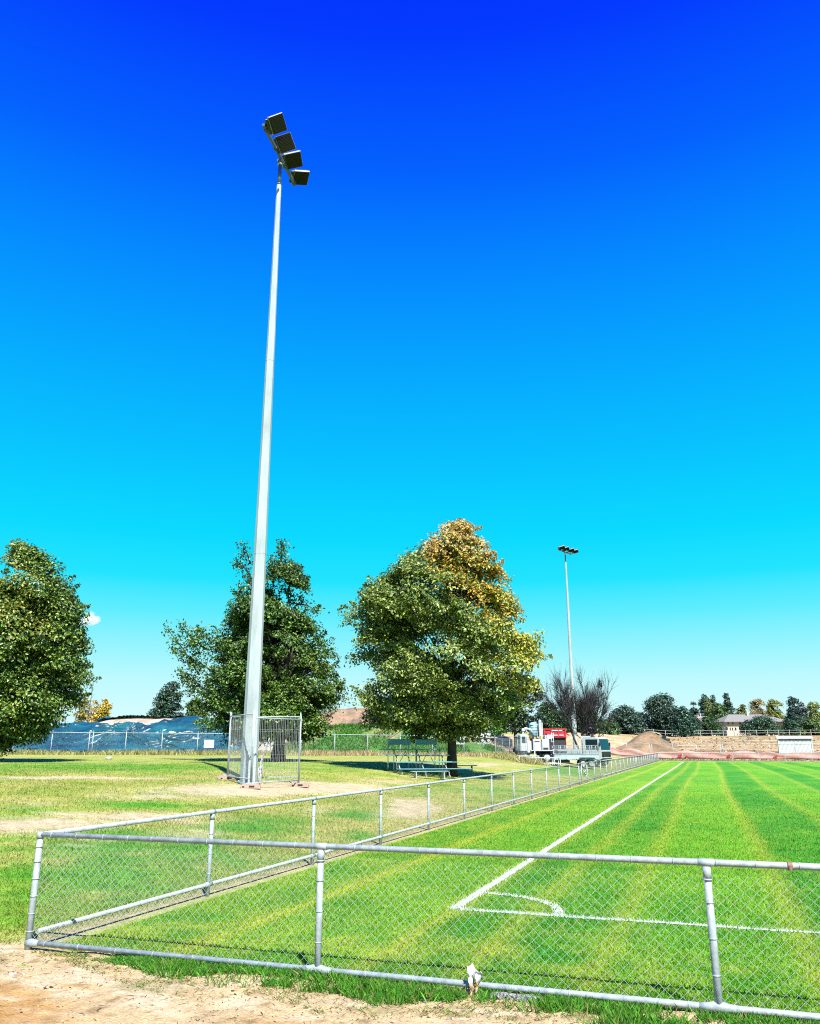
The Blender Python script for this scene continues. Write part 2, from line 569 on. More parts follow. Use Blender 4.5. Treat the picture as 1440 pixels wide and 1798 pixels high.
# ------------------------------------------------------------------ painted lines
def line_obj(name, label, pts_uv, width, blades):
    """painted strip along a uv polyline: a thin sheet and whitened blades on it, in the field frame"""
    pts = [np.array(p, float) for p in pts_uv]
    vs, fs, sm = [], [], []
    n = len(pts)
    lefts = []
    for i, p in enumerate(pts):
        d = pts[min(i + 1, n - 1)] - pts[max(i - 1, 0)]
        d /= np.linalg.norm(d)
        nn = np.array([-d[1], d[0]])
        w = width * (.9 + .2 * random.random())
        for s in (-1, 1):
            q = p + nn * s * (w / 2) * (1 + .16 * (random.random() - .5))
            vs.append((q[0], q[1], .0105))
    for i in range(n - 1):
        fs.append((2 * i, 2 * i + 1, 2 * i + 3, 2 * i + 2))
    # blades
    seg = np.array(pts)
    L = np.r_[0, np.cumsum(np.linalg.norm(np.diff(seg, axis=0), axis=1))]
    s = rng.random(blades) ** 1.6 * min(L[-1], 22)
    pu = np.interp(s, L, seg[:, 0])
    pv = np.interp(s, L, seg[:, 1])
    du = np.gradient(seg[:, 0], L)
    dv = np.gradient(seg[:, 1], L)
    tu = np.interp(s, L, du)
    tv = np.interp(s, L, dv)
    off = rng.normal(0, width * .33, blades)
    bu, bv = pu - tv * off, pv + tu * off
    h = rng.uniform(.015, .034, blades)
    a = rng.uniform(0, 2 * np.pi, blades)
    w = rng.uniform(.003, .007, blades)
    lean = rng.normal(0, .014, (blades, 2))
    V = np.zeros((blades, 3, 3))
    V[:, 0] = np.stack([bu - np.cos(a) * w, bv - np.sin(a) * w, np.full(blades, .0)], 1)
    V[:, 1] = np.stack([bu + np.cos(a) * w, bv + np.sin(a) * w, np.full(blades, .0)], 1)
    V[:, 2] = np.stack([bu + lean[:, 0], bv + lean[:, 1], h + .006], 1)
    b0 = len(vs)
    allv = np.vstack([np.array(vs), V.reshape(-1, 3)])
    me = bpy.data.meshes.new(name)
    tri = [(b0 + 3 * i, b0 + 3 * i + 1, b0 + 3 * i + 2) for i in range(blades)]
    me.from_pydata(allv.tolist(), [], fs + tri)
    me.materials.append(M_LINE)
    me.update()
    o = place(me, name, None, FRAME_LOC, (0, 0, -A))
    return tag(o, label, 'field line')


TL, GL = 3.17, 3.14
line_obj('touch_line', 'long white painted touchline running up the field beside the side fence', [(TL, GL + .25 * k) for k in range(int(100 / .25))], .115, 5200)
line_obj('goal_line', 'white painted goal line across the near end of the field', [(TL + .06 + .2 * k, GL + .012 * math.sin(k * .7)) for k in range(70)], .085, 3800)
line_obj('corner_arc', 'white painted quarter circle at the near corner of the field', [(TL + .06 + 1.12 * math.cos(t), GL + .05 + 1.12 * math.sin(t)) for t in np.linspace(0, math.pi / 2, 26)], .10, 900)
line_obj('end_line', 'thin white line along the far end of the field', [(TL + .2 + 1.0 * k, 103.0) for k in range(66)], .12, 10)


# ------------------------------------------------------------------ grass blades
def blades_mesh(name, u, v, z0, h, w, lean, cols, mat=M_BLADE, vary=.35, two=False):
    n = len(u)
    a = rng.uniform(0, 2 * np.pi, n)
    X, Y = u, v
    dx, dy = np.cos(a) * w, np.sin(a) * w
    la = a + np.pi / 2 * np.where(rng.random(n) < .5, 1, -1) + rng.normal(0, .5, n)
    lm = (.5 + np.abs(rng.normal(0, .8, n))) * lean
    lx, ly = np.cos(la) * lm, np.sin(la) * lm
    shade = 1 + rng.uniform(-vary, vary, n)
    c = cols * shade[:, None]
    V = np.zeros((n, 4, 3))
    V[:, 0] = np.stack([X - dx, Y - dy, z0 - .004], 1)
    V[:, 1] = np.stack([X + dx, Y + dy, z0 - .004], 1)
    V[:, 2] = np.stack([X + dx * .6 + lx * .45, Y + dy * .6 + ly * .45, z0 + h * .6], 1)
    V[:, 3] = np.stack([X + lx, Y + ly, z0 + h], 1)
    idx = np.arange(n) * 4
    faces = np.stack([idx, idx + 1, idx + 2, idx + 3], 1)
    CC = np.repeat(c, 4, axis=0)
    return np_mesh(name, V.reshape(-1, 3), faces, mat, CC)


# mown blades on the field
n = 520000
D = 6.6 * (52 / 6.6) ** rng.random(n)
D = D[rng.random(n) > sstep(24, 52, D) * .95]
n = len(D)
th = rng.uniform(R(-40), R(40), n)
x, y = D * np.sin(th), D * np.cos(th)
u, v = UV(x, y)
ok = (u > .2) & (v > .12)
# keep the painted strips for the line objects
ok &= ~((np.abs(u - TL) < .05) & (v > GL)) & ~((np.abs(v - GL) < .035) & (u > TL))
u, v, D = u[ok], v[ok], D[ok]
c = pitch_col(u, v)
tuft = fbm(u * 6, v * 6, 31, 2)
c = mixc(c, np.array([.30, .34, .06]), np.clip((tuft - .54) * 2.5, 0, .55))
c = mixc(c, np.array([.34, .34, .10]), (rng.random(len(u)) < .06) * .8)
sz = np.sqrt(D / 8)
h = rng.uniform(.015, .032, len(u)) * (1 + .5 * np.exp(-(v - .15) / .35)) * np.clip(sz, 1, 1.4)
g = place(blades_mesh('field_grass', u, v, np.full(len(u), .006), h, .0030 * sz * rng.uniform(.7, 1.4, len(u)), .017 * np.ones(len(u)), c), 'field_grass', None, FRAME_LOC, (0, 0, -A))
tag(g, 'short bright green mown grass blades of the near field', 'grass', kind='stuff')

# lawn blades left of the side fence
n = 240000
D = 7.6 * (52 / 7.6) ** rng.random(n)
D = D[rng.random(n) > sstep(26, 52, D) * .95]
n = len(D)
th = rng.uniform(R(-44), R(14), n)
x, y = D * np.sin(th), D * np.cos(th)
u, v = UV(x, y)
ok = (u < -.05) & (v > -.12 + .15 * fbm(u * 2, v * 2, 5, 2))
u, v, x, y, D = u[ok], v[ok], x[ok], y[ok], D[ok]
z = T_uv(u, v)
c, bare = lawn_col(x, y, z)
ok = rng.random(len(u)) > bare * 1.15
u, v, z, c, D = u[ok], v[ok], z[ok], c[ok], D[ok]
sz = np.sqrt(D / 8)
h = rng.uniform(.014, .038, len(u)) * np.clip(sz, 1, 1.5)
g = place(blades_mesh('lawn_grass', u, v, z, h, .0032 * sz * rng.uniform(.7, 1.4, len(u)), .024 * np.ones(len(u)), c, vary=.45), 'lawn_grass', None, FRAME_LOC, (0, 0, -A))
tag(g, 'patchy dry lawn grass left of the side fence', 'grass', kind='stuff')

# longer unmown tufts along the foot of the end fence
edge_px = [(60, 1672), (150, 1690), (300, 1722), (400, 1742), (480, 1738), (560, 1748), (640, 1772), (700, 1768), (860, 1772), (900, 1782), (960, 1786), (1010, 1800), (1120, 1812), (1440, 1870)]
eu_, ev_ = [], []
for (px, py) in edge_px:
    q = UV(*ground0(px, py))
    eu_.append(q[0])
    ev_.append(q[1])
n = 60000
u = rng.uniform(-.3, 10.5, n)
lo = np.interp(u, eu_, ev_)
cl = fbm(u * 2.4, u * 0 + 1.3, 77, 3)
lo = lo * (.62 + .7 * cl) + .02
t = rng.random(n)
v = lo + (.1 - lo) * t
dens = sstep(.3, 1.6, u + .5 * (fbm(u * 3, v * 3, 15, 2) - .5)) * (.10 + 1.2 * (fbm(u * 2.2, v * 4.5, 19, 3) > np.interp(u, [0, 3, 5, 10], [.50, .44, .38, .34])))
dens *= np.where(v < lo * .75, .45, 1)
# gaps by the litter and the exposed concrete
dens *= 1 - .95 * np.exp(-((u - 4.27) / .13) ** 2) * (v < -.05)
dens *= 1 - .97 * np.exp(-((u - 4.60) / .24) ** 4) * (v > -.32) * (v < -.02)
ok = rng.random(n) < dens
u, v = u[ok], v[ok]
hh = rng.uniform(.02, .07, len(u)) * (.6 + .7 * fbm(u * 3, v * 3, 23, 2)) * sstep(.2, 2.2, u) + .015
c = mixc(np.array([.03, .18, .012]), np.array([.11, .30, .022]), rng.random(len(u)))
c = mixc(c, np.array([.25, .22, .08]), (rng.random(len(u)) < .10) * 1.0)
g = place(blades_mesh('verge_grass', u, v, T_uv(u, v) + .006, hh, .0030 * rng.uniform(.7, 1.3, len(u)), .035 * np.ones(len(u)), c, vary=.4), 'verge_grass', None, FRAME_LOC, (0, 0, -A))
tag(g, 'long dark green grass tufts along the foot of the end fence', 'grass', kind='stuff')

n = 16000
u = rng.uniform(-.5, 10.5, n)
lo = np.interp(u, eu_, ev_)
v = lo * rng.uniform(.15, 1.75, n) - .01
ok = (rng.random(n) < .15 + .8 * (fbm(u * 4, v * 6, 29, 3) > .55)) & (u > .1)
u, v = u[ok], v[ok]
c = mixc(np.array([.06, .17, .015]), np.array([.33, .29, .10]), np.clip(rng.random(len(u)) * 1.3 - .1, 0, 1))
g = place(blades_mesh('sparse_grass', u, v, dirt_z(u, v), rng.uniform(.008, .03, len(u)), .0022 * rng.uniform(.7, 1.3, len(u)), .03 * np.ones(len(u)), c, vary=.4), 'sparse_grass', None, FRAME_LOC, (0, 0, -A))
tag(g, 'sparse short yellowing grass where the verge meets the dirt path', 'grass', kind='stuff')

# pebbles and crumbs on the dirt
n = 2600
u = rng.uniform(-2, 9, n)
v = -np.abs(rng.normal(0, 1.0, n)) - .05
r = rng.uniform(.0025, .007, n) * (1 + 1.2 * (rng.random(n) < .05))
octa = np.array([(1, 0, 0), (0, 1, 0), (-1, 0, 0), (0, -1, 0), (0, 0, .7), (0, 0, -.7)], float)
fo = np.array([(0, 1, 4), (1, 2, 4), (2, 3, 4), (3, 0, 4), (1, 0, 5), (2, 1, 5), (3, 2, 5), (0, 3, 5)])
V = octa[None] * r[:, None, None] * rng.uniform(.6, 1.4, (n, 6, 1))
V[:, :, 0] *= rng.uniform(.7, 2.2, (n, 1))
V += np.stack([u, v, dirt_z(u, v) + r * .3], 1)[:, None]
Fc = (fo[None] + (np.arange(n) * 6)[:, None, None]).reshape(-1, 3)
cc = np.where((rng.random(n) < .35)[:, None], np.array([.05, .035, .02]), np.where((rng.random(n) < .4)[:, None], np.array([.5, .46, .38]), np.array([.3, .2, .1])))
g = place(np_mesh('gravel', V.reshape(-1, 3), Fc, M_STONE, np.repeat(cc, 6, 0)), 'gravel', None, FRAME_LOC, (0, 0, -A))
tag(g, 'scattered small stones and crumbs on the dirt path', 'gravel', kind='stuff')

# straw and dead leaf bits on the dirt
n = 1500
u = rng.uniform(-1.5, 8.5, n)
v = -np.abs(rng.normal(0, .9, n)) - .06
a = rng.uniform(0, 6.28, n)
ln = rng.uniform(.008, .035, n)
wd = rng.uniform(.001, .003, n)
z = dirt_z(u, v) + .002
V = np.zeros((n, 4, 3))
for k, (p_, q_) in enumerate(((-1, -1), (1, -1), (1, 1), (-1, 1))):
    V[:, k] = np.stack([u + np.cos(a) * ln * p_ - np.sin(a) * wd * q_, v + np.sin(a) * ln * p_ + np.cos(a) * wd * q_, z + .006 * (p_ > 0) * rng.random(n)], 1)
cc = np.where((rng.random(n) < .6)[:, None], np.array([.06, .04, .015]), np.array([.45, .38, .18]))
tag(place(np_mesh('straw', V.reshape(-1, 3), np.arange(4 * n).reshape(-1, 4), M_LEAF, np.repeat(cc, 4, 0)), 'straw', None, FRAME_LOC, (0, 0, -A)), 'scattered straw and dead leaf bits on the dirt path', 'straw', kind='stuff')

# fallen leaves by the gate
n = 700
px = rng.normal(900, 45, n)
py = rng.normal(1392, 8, n)
P = np.array([ground0(a, b) for a, b in zip(px, py)])
u, v = UV(P[:, 0], P[:, 1])
ok = u > .25
u, v = u[ok], v[ok]
n = len(u)
a = rng.uniform(0, 6.28, n)
s = rng.uniform(.02, .045, n)
V = np.zeros((n, 4, 3))
for k in range(4):
    V[:, k] = np.stack([u + np.cos(a + k * 1.571) * s, v + np.sin(a + k * 1.571) * s, .03 + rng.uniform(0, .025, n)], 1)
cc = mixc(np.array([.30, .17, .03]), np.array([.38, .33, .10]), rng.random(n))
g = place(np_mesh('fallen_leaves', V.reshape(-1, 3), np.arange(4 * n).reshape(-1, 4), M_LEAF, np.repeat(cc, 4, 0)), 'fallen_leaves', None, FRAME_LOC, (0, 0, -A))
tag(g, 'yellow fallen leaves scattered on the field near the gate', 'leaves', kind='stuff')


# ------------------------------------------------------------------ chain link
def chain_mesh(name, width, z0, z1, p=.040, hh=.037, r=.0014, sides=4, mat=None):
    """woven wires: each zigzags between two interlocking columns"""
    nw = int(round(width / p))
    nk = int(round((z1 - z0) / hh))
    V, Fa = [], []
    base = 0
    sect = np.array([(math.cos(2 * math.pi * i / sides + .785), math.sin(2 * math.pi * i / sides + .785)) for i in range(sides)])
    for j in range(nw):
        ks = np.arange(nk + 1)
        odd = (ks + j) % 2
        xx = (j + odd) * p * (width / (nw * p))
        zz = z0 + ks * (z1 - z0) / nk
        yy = np.where(odd > 0, .0022, -.0022)
        xx = xx + .007 * np.sin(zz * 6.3 + j * .21) * np.sin(zz * 3.2)
        zz = zz + .006 * np.sin(j * .33 + zz * 5) * np.sin((zz - z0) / (z1 - z0) * 3.1416)
        P = np.stack([xx, yy, zz], 1)
        # section in (x,y) plane, stretched so the slanted wire keeps its thickness
        rg = P[:, None, :] + np.stack([sect[:, 0] * r * 1.38, sect[:, 1] * r, np.zeros(sides)], 1)[None]
        V.append(rg.reshape(-1, 3))
        k0 = np.arange(nk)[:, None] * sides
        s0 = np.arange(sides)[None]
        s1 = (s0 + 1) % sides
        f = np.stack([k0 + s0, k0 + s1, k0 + sides + s1, k0 + sides + s0], -1).reshape(-1, 4) + base
        Fa.append(f)
        base += (nk + 1) * sides
    return np_mesh(name, np.vstack(V), np.vstack(Fa), mat or M_WIRE, None, False)


def rail_bits(x0, x1, z, r, ties=.28, n=14):
    mb = MB()
    mb.tube((x0, 0, z), (x1, 0, z), r, r, n)
    x = x0 + ties * .5
    while ties and x < x1:
        mb.tube((x - .004, 0, z), (x + .004, 0, z), r + .0032, r + .0032, 10)
        x += ties * random.uniform(.9, 1.1)
    return mb


BAY = 3.0
# --- near end fence (bays 0..3), root at the corner post
NB = 4
near = thing('chain_link_fence', 'low galvanised chain link fence across the foreground at the near end of the field', 'fence', FRAME_LOC, -A)
rail_bits(0, NB * BAY, .995, .0235).build('top_rail', M_GALV, near)
rail_bits(0, NB * BAY, .062, .0235, .4).build('bottom_rail', M_GALV, near)
cm = chain_mesh('chain_link', BAY, .065, .985)
for k in range(NB):
    place(cm, 'chain_link', near, (k * BAY, .028, 0))


def post_mb(h, r, ties=True, z0=-.15):
    mb = MB()
    mb.tube((0, 0, z0), (0, 0, h), r, r, 14)
    if ties:
        for z in (.22, .46, .70):
            mb.tube((0, 0, z * h + .05 - .004), (0, 0, z * h + .05 + .004), r + .003, r + .003, 12)
    return mb


pm_ = post_mb(.97, .027).mesh('post', M_GALV)
mb = MB()
mb.tube((0, 0, .885), (0, 0, .965), .0295, .0295, 14)
mb.tube((0, 0, .878), (0, 0, .888), .0345, .0345, 14)
mb.tube((-.055, 0, .995), (.055, 0, .995), .0268, .0268, 14)
fit_top = mb.mesh('rail_fitting', M_GALV)
mb = MB()
mb.path([(-.13, 0, .062), (-.07, 0, .062), (-.03, 0, .064), (.03, 0, .064), (.07, 0, .062), (.13, 0, .062)], [.025, .030, .037, .037, .030, .025], 12)
fit_bot = mb.mesh('rail_socket', M_GALV)
for k in range(1, NB + 1):
    p = place(pm_, 'post', near, (k * BAY - (.06 if k == 1 else 0), 0, 0), (0, 0, 0))
    place(fit_top, 'rail_fitting', p)
    place(fit_bot, 'rail_socket', p)
mb = MB()
mb.tube((0, 0, -.1), (0, 0, .995), .029, .029, 14)
mb.tube((0, 0, .96), (0, 0, 1.02), .034, .030, 14)
for z in (.15, .3, .45, .6, .75, .88):
    mb.tube((0, 0, z), (0, 0, z + .012), .0325, .0325, 12)
mb.path([(-.01, 0, .062), (.05, 0, .062), (.12, 0, .062)], [.04, .034, .025], 12)
mb.build('corner_post', M_GALV, near)
mb = MB()
mb.tube((6.54, 0, .995), (6.575, 0, .995), .0255, .0255, 14)
mb.tube((6.543, 0, .995), (6.553, 0, .995), .030, .030, 14)
mb.box((6.56, -.026, .985), (.02, .01, .03))
mb.build('rusty_joint', M_RUST, near)['label'] = 'rust brown joint sleeve on the top rail'

# --- side fence, 36 bays, root at the corner
LEN_B = 36
side = thing('chain_link_fence', 'low galvanised chain link fence running away along the left side of the field', 'fence', FRAME_LOC, -A + math.pi / 2)
# local x runs up the side line
rail_bits(.04, 46.0, .995, .0235, .5, 12).build('top_rail', M_GALV, side)
rail_bits(46.0, LEN_B * BAY, .995, .0235, 0, 8).build('top_rail', M_GALV, side)
rail_bits(.10, 46.0, .135, .0235, .6, 12).build('bottom_rail', M_GALV, side)
rail_bits(46.0, LEN_B * BAY, .135, .0235, 0, 8).build('bottom_rail', M_GALV, side)
cm2 = chain_mesh('chain_link', BAY, .03, .985, r=.0014, sides=3, mat=M_WIRE2)
mb = post_mb(.97, .026)
mb.tube((0, 0, .90), (0, 0, .965), .031, .031, 12)
mb.tube((-.05, 0, .995), (.05, 0, .995), .0285, .0285, 12)
mb.tube((-.07, 0, .135), (.07, 0, .135), .030, .030, 12)
pm2 = mb.mesh('post', M_GALV)
for k in range(LEN_B):
    place(cm2, 'chain_link', side, (k * BAY, .027, 0))
for k in range(1, LEN_B + 1):
    place(pm2, 'post', side, (k * BAY, 0, 0))
for vv in (36.9, 71.0):
    place(pm2, 'gate_post', side, (vv, 0, 0))
# --- far end fence
far = thing('chain_link_fence', 'low chain link fence across the far end of the field', 'fence', (*W(0, 108.0), 0), -A)
NFB = 22
rail_bits(0, NFB * BAY, .995, .0235, 0, 8).build('top_rail', M_GALV, far)
rail_bits(0, NFB * BAY, .135, .0235, 0, 8).build('bottom_rail', M_GALV, far)
for k in range(NFB):
    place(cm2, 'chain_link', far, (k * BAY, .027, 0))
for k in range(1, NFB + 1):
    place(pm2, 'post', far, (k * BAY, 0, 0))

# a wisp of torn white plastic caught on the side gate
w0 = W(.03, 37.4)
mb = MB()
for k in range(9):
    a = Vector((random.uniform(-.12, .12), random.uniform(-.25, .25), random.uniform(.35, .95)))
    mb.box(a, (.03, .13, .10), Euler((random.uniform(-1, 1), random.uniform(-.6, .6), random.uniform(-1, 1))).to_matrix(), bev=.01)
for k in range(8):
    mb.path([(0, random.uniform(-.1, .1), .95 - k * .07), (.03, random.uniform(-.2, .2), .88 - k * .07)], .02, 6)
o = mb.build('plastic_scrap', M_PLAST, None, (w0[0], w0[1], 0), (0, 0, -A))
tag(o, 'torn white plastic scrap caught on the side fence beside its double gate post', 'litter')


# ------------------------------------------------------------------ litter on the near fence, concrete edge, stones
def uvz(u, v, z=0.0):
    x_, y_ = W(u, v)
    return (x_, y_, float(T_uv(u, v)) + z)


l0 = thing('plastic_bag', 'white and yellow plastic bag caught on the bottom rail of the end fence', 'litter', uvz(4.27, -.03), -A)
l0.scale = (.50, .8, .70)
mb = MB()
vs_, fs_ = [], []
gx, gz = 9, 12
for j in range(gz):
    for i in range(gx):
        s = i / (gx - 1) - .5
        t = j / (gz - 1)
        wd = .10 + .10 * t ** 1.5
        hx = s * wd * 1.15 + .03 * t - .02
        yv = -.035 + .05 * math.sin(s * 9 + t * 4) * .5 + .02 * math.sin(t * 15 + s * 6) - .03 * (1 - t)
        zz = .01 + .24 * t + (.055 * (1 - abs(s + .3) * 2.2) if j == gz - 1 else 0) + .012 * math.sin(s * 20)
        vs_.append((hx, yv, zz))
low, hi = [], []
for j in range(gz - 1):
    for i in range(gx - 1):
        a = j * gx + i
        (low if j < 5 else hi).append((a, a + 1, a + gx + 1, a + gx))
for fs_, nm, mt in ((hi, 'bag_skin', M_PLAST), (low, 'muddy_end', surf('muddy_paper', (.40, .28, .17), .9, 0, .4, 30, .4, 40))):
    mb = MB()
    us_ = sorted({i for f in fs_ for i in f})
    ix_ = {v_: k for k, v_ in enumerate(us_)}
    mb.add([vs_[i] for i in us_], [tuple(ix_[i] for i in f) for f in fs_], True)
    o = mb.build(nm, mt, l0)
    md = o.modifiers.new('thick', 'SOLIDIFY')
    md.thickness = .004
mb = MB()
for k in range(6):
    mb.box((.035 + .012 * math.sin(k * 2), -.066 - .004 * (k % 2), .12 + k * .011), (.045 - .004 * k, .003, .012), Euler((.2, .25 * math.sin(k), .3)).to_matrix())
mb.build('yellow_print', M_YEL, l0)
ch = thing('broken_concrete', 'broken grey concrete edging strip half buried under the end fence', 'concrete', uvz(4.60, -.085, .0), -A)
mb = MB()
pr = [(-.19, -.03), (-.20, .035), (-.12, .042), (-.02, .037), (.09, .043), (.19, .034), (.20, -.03)]
mb.prism(pr, -.03, .05)
for k in range(26):
    mb.box((random.uniform(-.18, .18), -.033, random.uniform(-.02, .035)), (random.uniform(.006, .02), .012, random.uniform(.005, .014)), Euler((random.random(), random.random(), random.random())).to_matrix())
mb.build('concrete_strip', surf('aggregate', (.30, .30, .30), .9, 0, .3, 70, .8, 90, col2=(.05, .05, .055), thr=(.42, .55)), ch)


def rock(name, label, cat, u, v, r, mat, sq=.6, seed=1):
    rr = random.Random(seed)
    vs_, fs_ = [], []
    nlat, nlon = 6, 9
    for i in range(nlat + 1):
        ph = math.pi * i / nlat
        for j in range(nlon):
            t = 2 * math.pi * j / nlon
            k = r * (1 + rr.uniform(-.22, .22))
            vs_.append((k * 1.3 * math.sin(ph) * math.cos(t), k * math.sin(ph) * math.sin(t), k * sq * math.cos(ph)))
    for i in range(nlat):
        for j in range(nlon):
            fs_.append((i * nlon + j, (i + 1) * nlon + j, (i + 1) * nlon + (j + 1) % nlon, i * nlon + (j + 1) % nlon))
    mb = MB()
    mb.add(vs_, fs_, True)
    o = mb.build(name, mat, None, uvz(u, v, r * sq * .45), (0, 0, rr.uniform(0, 3)))
    return tag(o, label, cat)


M_PALESTONE = surf('pale_stone', (.5, .47, .42), .9, 0, .2, 30)
M_DKSTONE = surf('dark_stone', (.035, .03, .03), .9, 0, .4, 30)
for k, (px, py, r, mt, lb) in enumerate([(22, 1714, .035, M_PALESTONE, 'pale stone on the dirt below the fence corner'), (287, 1711, .034, M_PALESTONE, 'flat pale stone beside the grass tufts below the end fence'), (745, 1757, .032, M_DKSTONE, 'small dark stone in the grass edge below the end fence')]):
    q = UV(*ground0(px, py))
    rock('stone', lb, 'stone', q[0], q[1], r, mt, .45, k + 3)
q = atD(190, 1342, 50)
qv = UV(q.x, q.y)
o = rock('plastic_scrap', 'small white scrap lying on the lawn before the tarpaulin heap', 'litter', qv[0], qv[1], .16, M_PLAST, .7, 9)

# ------------------------------------------------------------------ floodlight poles
PX, PY = -5.09, 27.2
PZ = float(T(PX, PY))


def make_floodlight(fits):
    root = thing('floodlight_pole', '', '', (PX, PY, PZ))
    top = 22.78 - PZ
    mb = MB()
    nseg = 10
    for i in range(nseg):
        za, zb = top * i / nseg, top * (i + 1) / nseg
        ra, rb = .272 + (.092 - .272) * i / nseg, .272 + (.092 - .272) * (i + 1) / nseg
        mb.tube((0, 0, za), (0, 0, zb), ra, rb, 8, cap=(i in (0, nseg - 1)), smooth=False, phase=R(14))
    for zj in (top * .335, top * .66):
        rj = .272 + (.092 - .272) * zj / top
        mb.tube((0, 0, zj), (0, 0, zj + .035), rj + .006, rj + .005, 8, smooth=False, phase=R(14))
    mb.build('pole', M_POLE, root)
    mb = MB()
    mb.box((.02, -.262, .95), (.15, .02, .42), bev=.006)
    mb.tube((.06, -.275, .95), (.06, -.262, .95), .015, .015, 8)
    mb.build('access_hatch', M_GALV, root)
    mb = MB()
    mb.tube((0, 0, .0), (0, 0, .05), .36, .36, 24, smooth=False)
    for k in range(8):
        t = k * math.pi / 4
        mb.tube((.32 * math.cos(t), .32 * math.sin(t), .04), (.32 * math.cos(t), .32 * math.sin(t), .11), .02, .02, 6)
    mb.build('base_plate', M_GALV, root)
    mb = MB()
    mb.tube((0, 0, top), (0, 0, top + .95), .074, .068, 12)
    mb.tube((0, 0, top + .02), (0, 0, top + .07), .095, .095, 12)
    mb.tube((0, 0, top + 1.02), (0, 0, top + 1.35), .062, .055, 12)
    mb.build('spigot', M_SPIG, root)
    MB().tube((0, 0, top + .92), (0, 0, top + 1.04), .10, .075, 12).build('collar', M_WHITE, root)
    # cross arm
    hb = 23.96 - PZ
    a0 = Vector((.30 * EU[0] - 1.9 * EV[0], .30 * EU[1] - 1.9 * EV[1], hb))
    a1 = Vector((-.12 * EU[0] + 1.42 * EV[0], -.12 * EU[1] + 1.42 * EV[1], hb))
    d = (a1 - a0).normalized()
    sidev = Vector((d.y, -d.x, 0))
    mb = MB()
    Mx = Matrix((d, sidev, Vector((0, 0, 1)))).transposed()
    mb.box((a0 + a1) / 2, ((a1 - a0).length, .10, .10), Mx)
    mb.box((0, 0, hb - .08), (.2, .2, .1), Mx)
    mb.build('cross_arm', M_SPIG, root)
    for (rot, s, (uu, vv)) in fits:
        E3 = Euler([R(a) for a in rot], 'XYZ').to_matrix()
        fc = Vector((uu * EU[0] + vv * EV[0], uu * EU[1] + vv * EV[1], 24.14 - PZ))
        mb = MB()
        mb.box(fc + E3 @ Vector((0, 0, .055)), (s, s, .11), E3, bev=.012)
        mb.box(fc + E3 @ Vector((-s * .5 - .06, 0, .10)), (.13, s * .86, .10), E3, bev=.01)
        for k in range(9):
            mb.box(fc + E3 @ Vector(((k - 4) * s * .1, 0, .165)), (.012, s * .9, .11), E3)
        fl = mb.build('floodlight', M_BLACK, root)
        mb = MB()
        for (cx_, cy_, wx_, wy_) in ((0, -s / 2 - .002, s, .008), (0, s / 2 + .002, s, .008), (-s / 2 - .002, 0, .008, s), (s / 2 + .002, 0, .008, s)):
            mb.box(fc + E3 @ Vector((cx_, cy_, .062)), (wx_ + .006, wy_, .085), E3)
        mb.build('rim', M_RIM, fl)
        mb = MB()
        mb.box(fc + E3 @ Vector((0, 0, -.006)), (s * .90, s * .90, .012), E3)
        mb.build('lens', M_LENS, fl)
        mb = MB()
        for k in range(11):
            mb.box(fc + E3 @ Vector((0, (k - 5) * s * .078, -.018)), (s * .84, .008, .012), E3)
        mb.build('louvre', M_LED, fl)
        mb = MB()
        pb = a0 + d * (fc - a0).dot(d)
        st = fc + E3 @ Vector((-s * .5 - .02, 0, .10))
        for sgn in (-1, 1):
            mb.path([pb + d * sgn * .1, st + E3 @ Vector((-.05, sgn * .2, 0)), st + E3 @ Vector((.08, sgn * .24, .02))], .026, 8)
        mb.box(pb + Vector((0, 0, 0)), (.14, .15, .15), Mx, bev=.01)
        mb.build('bracket', M_BRKT, fl)
    return root


def copy_tree(o, parent=None):
    c = o.copy()
    COL.objects.link(c)
    if parent is not None: c.parent = parent
    for ch_ in list(o.children):
        copy_tree(ch_, c)
    return c


fits = [((-50, -36, 18), .62, (.73, -1.58)), ((-60, -26, 5), .62, (.53, -.59)), ((-17.8, -17.1, 2.8), .65, (.36, .43)), ((-19, -12.5, 21.9), .62, (.16, 1.48))]
fl1 = make_floodlight(fits)
tag(fl1, 'tall pale steel floodlight pole with four black lamps standing inside the temporary fence', 'floodlight', 'floodlight poles beside the field')
fl2 = make_floodlight([((-16, -14, 8), .66, (.62, q)) for q in (-1.45, -.6, .45, 1.3)])
fx = atD(1011, 1320, 95)
fl2.location = (fx.x, fx.y, float(T(fx.x, fx.y)))
fl2.rotation_euler = (0, 0, R(-26))
tag(fl2, 'distant slender floodlight pole rising behind the bare tree and trailer', 'floodlight', 'floodlight poles beside the field')

# ------------------------------------------------------------------ temporary fence triangle round the near pole
SIDE = 2.37
angb = R(.5)
Lp = Vector((-5.94, 27.95, 0))
Rp = Lp + Vector((math.cos(angb), -math.sin(angb), 0)) * SIDE
Np = Lp + Vector((math.cos(angb - R(60)), math.sin(-R(60) - angb), 0)) * SIDE
Np = Lp + Vector((math.cos(-angb - R(60)), math.sin(-angb - R(60)), 0)) * SIDE


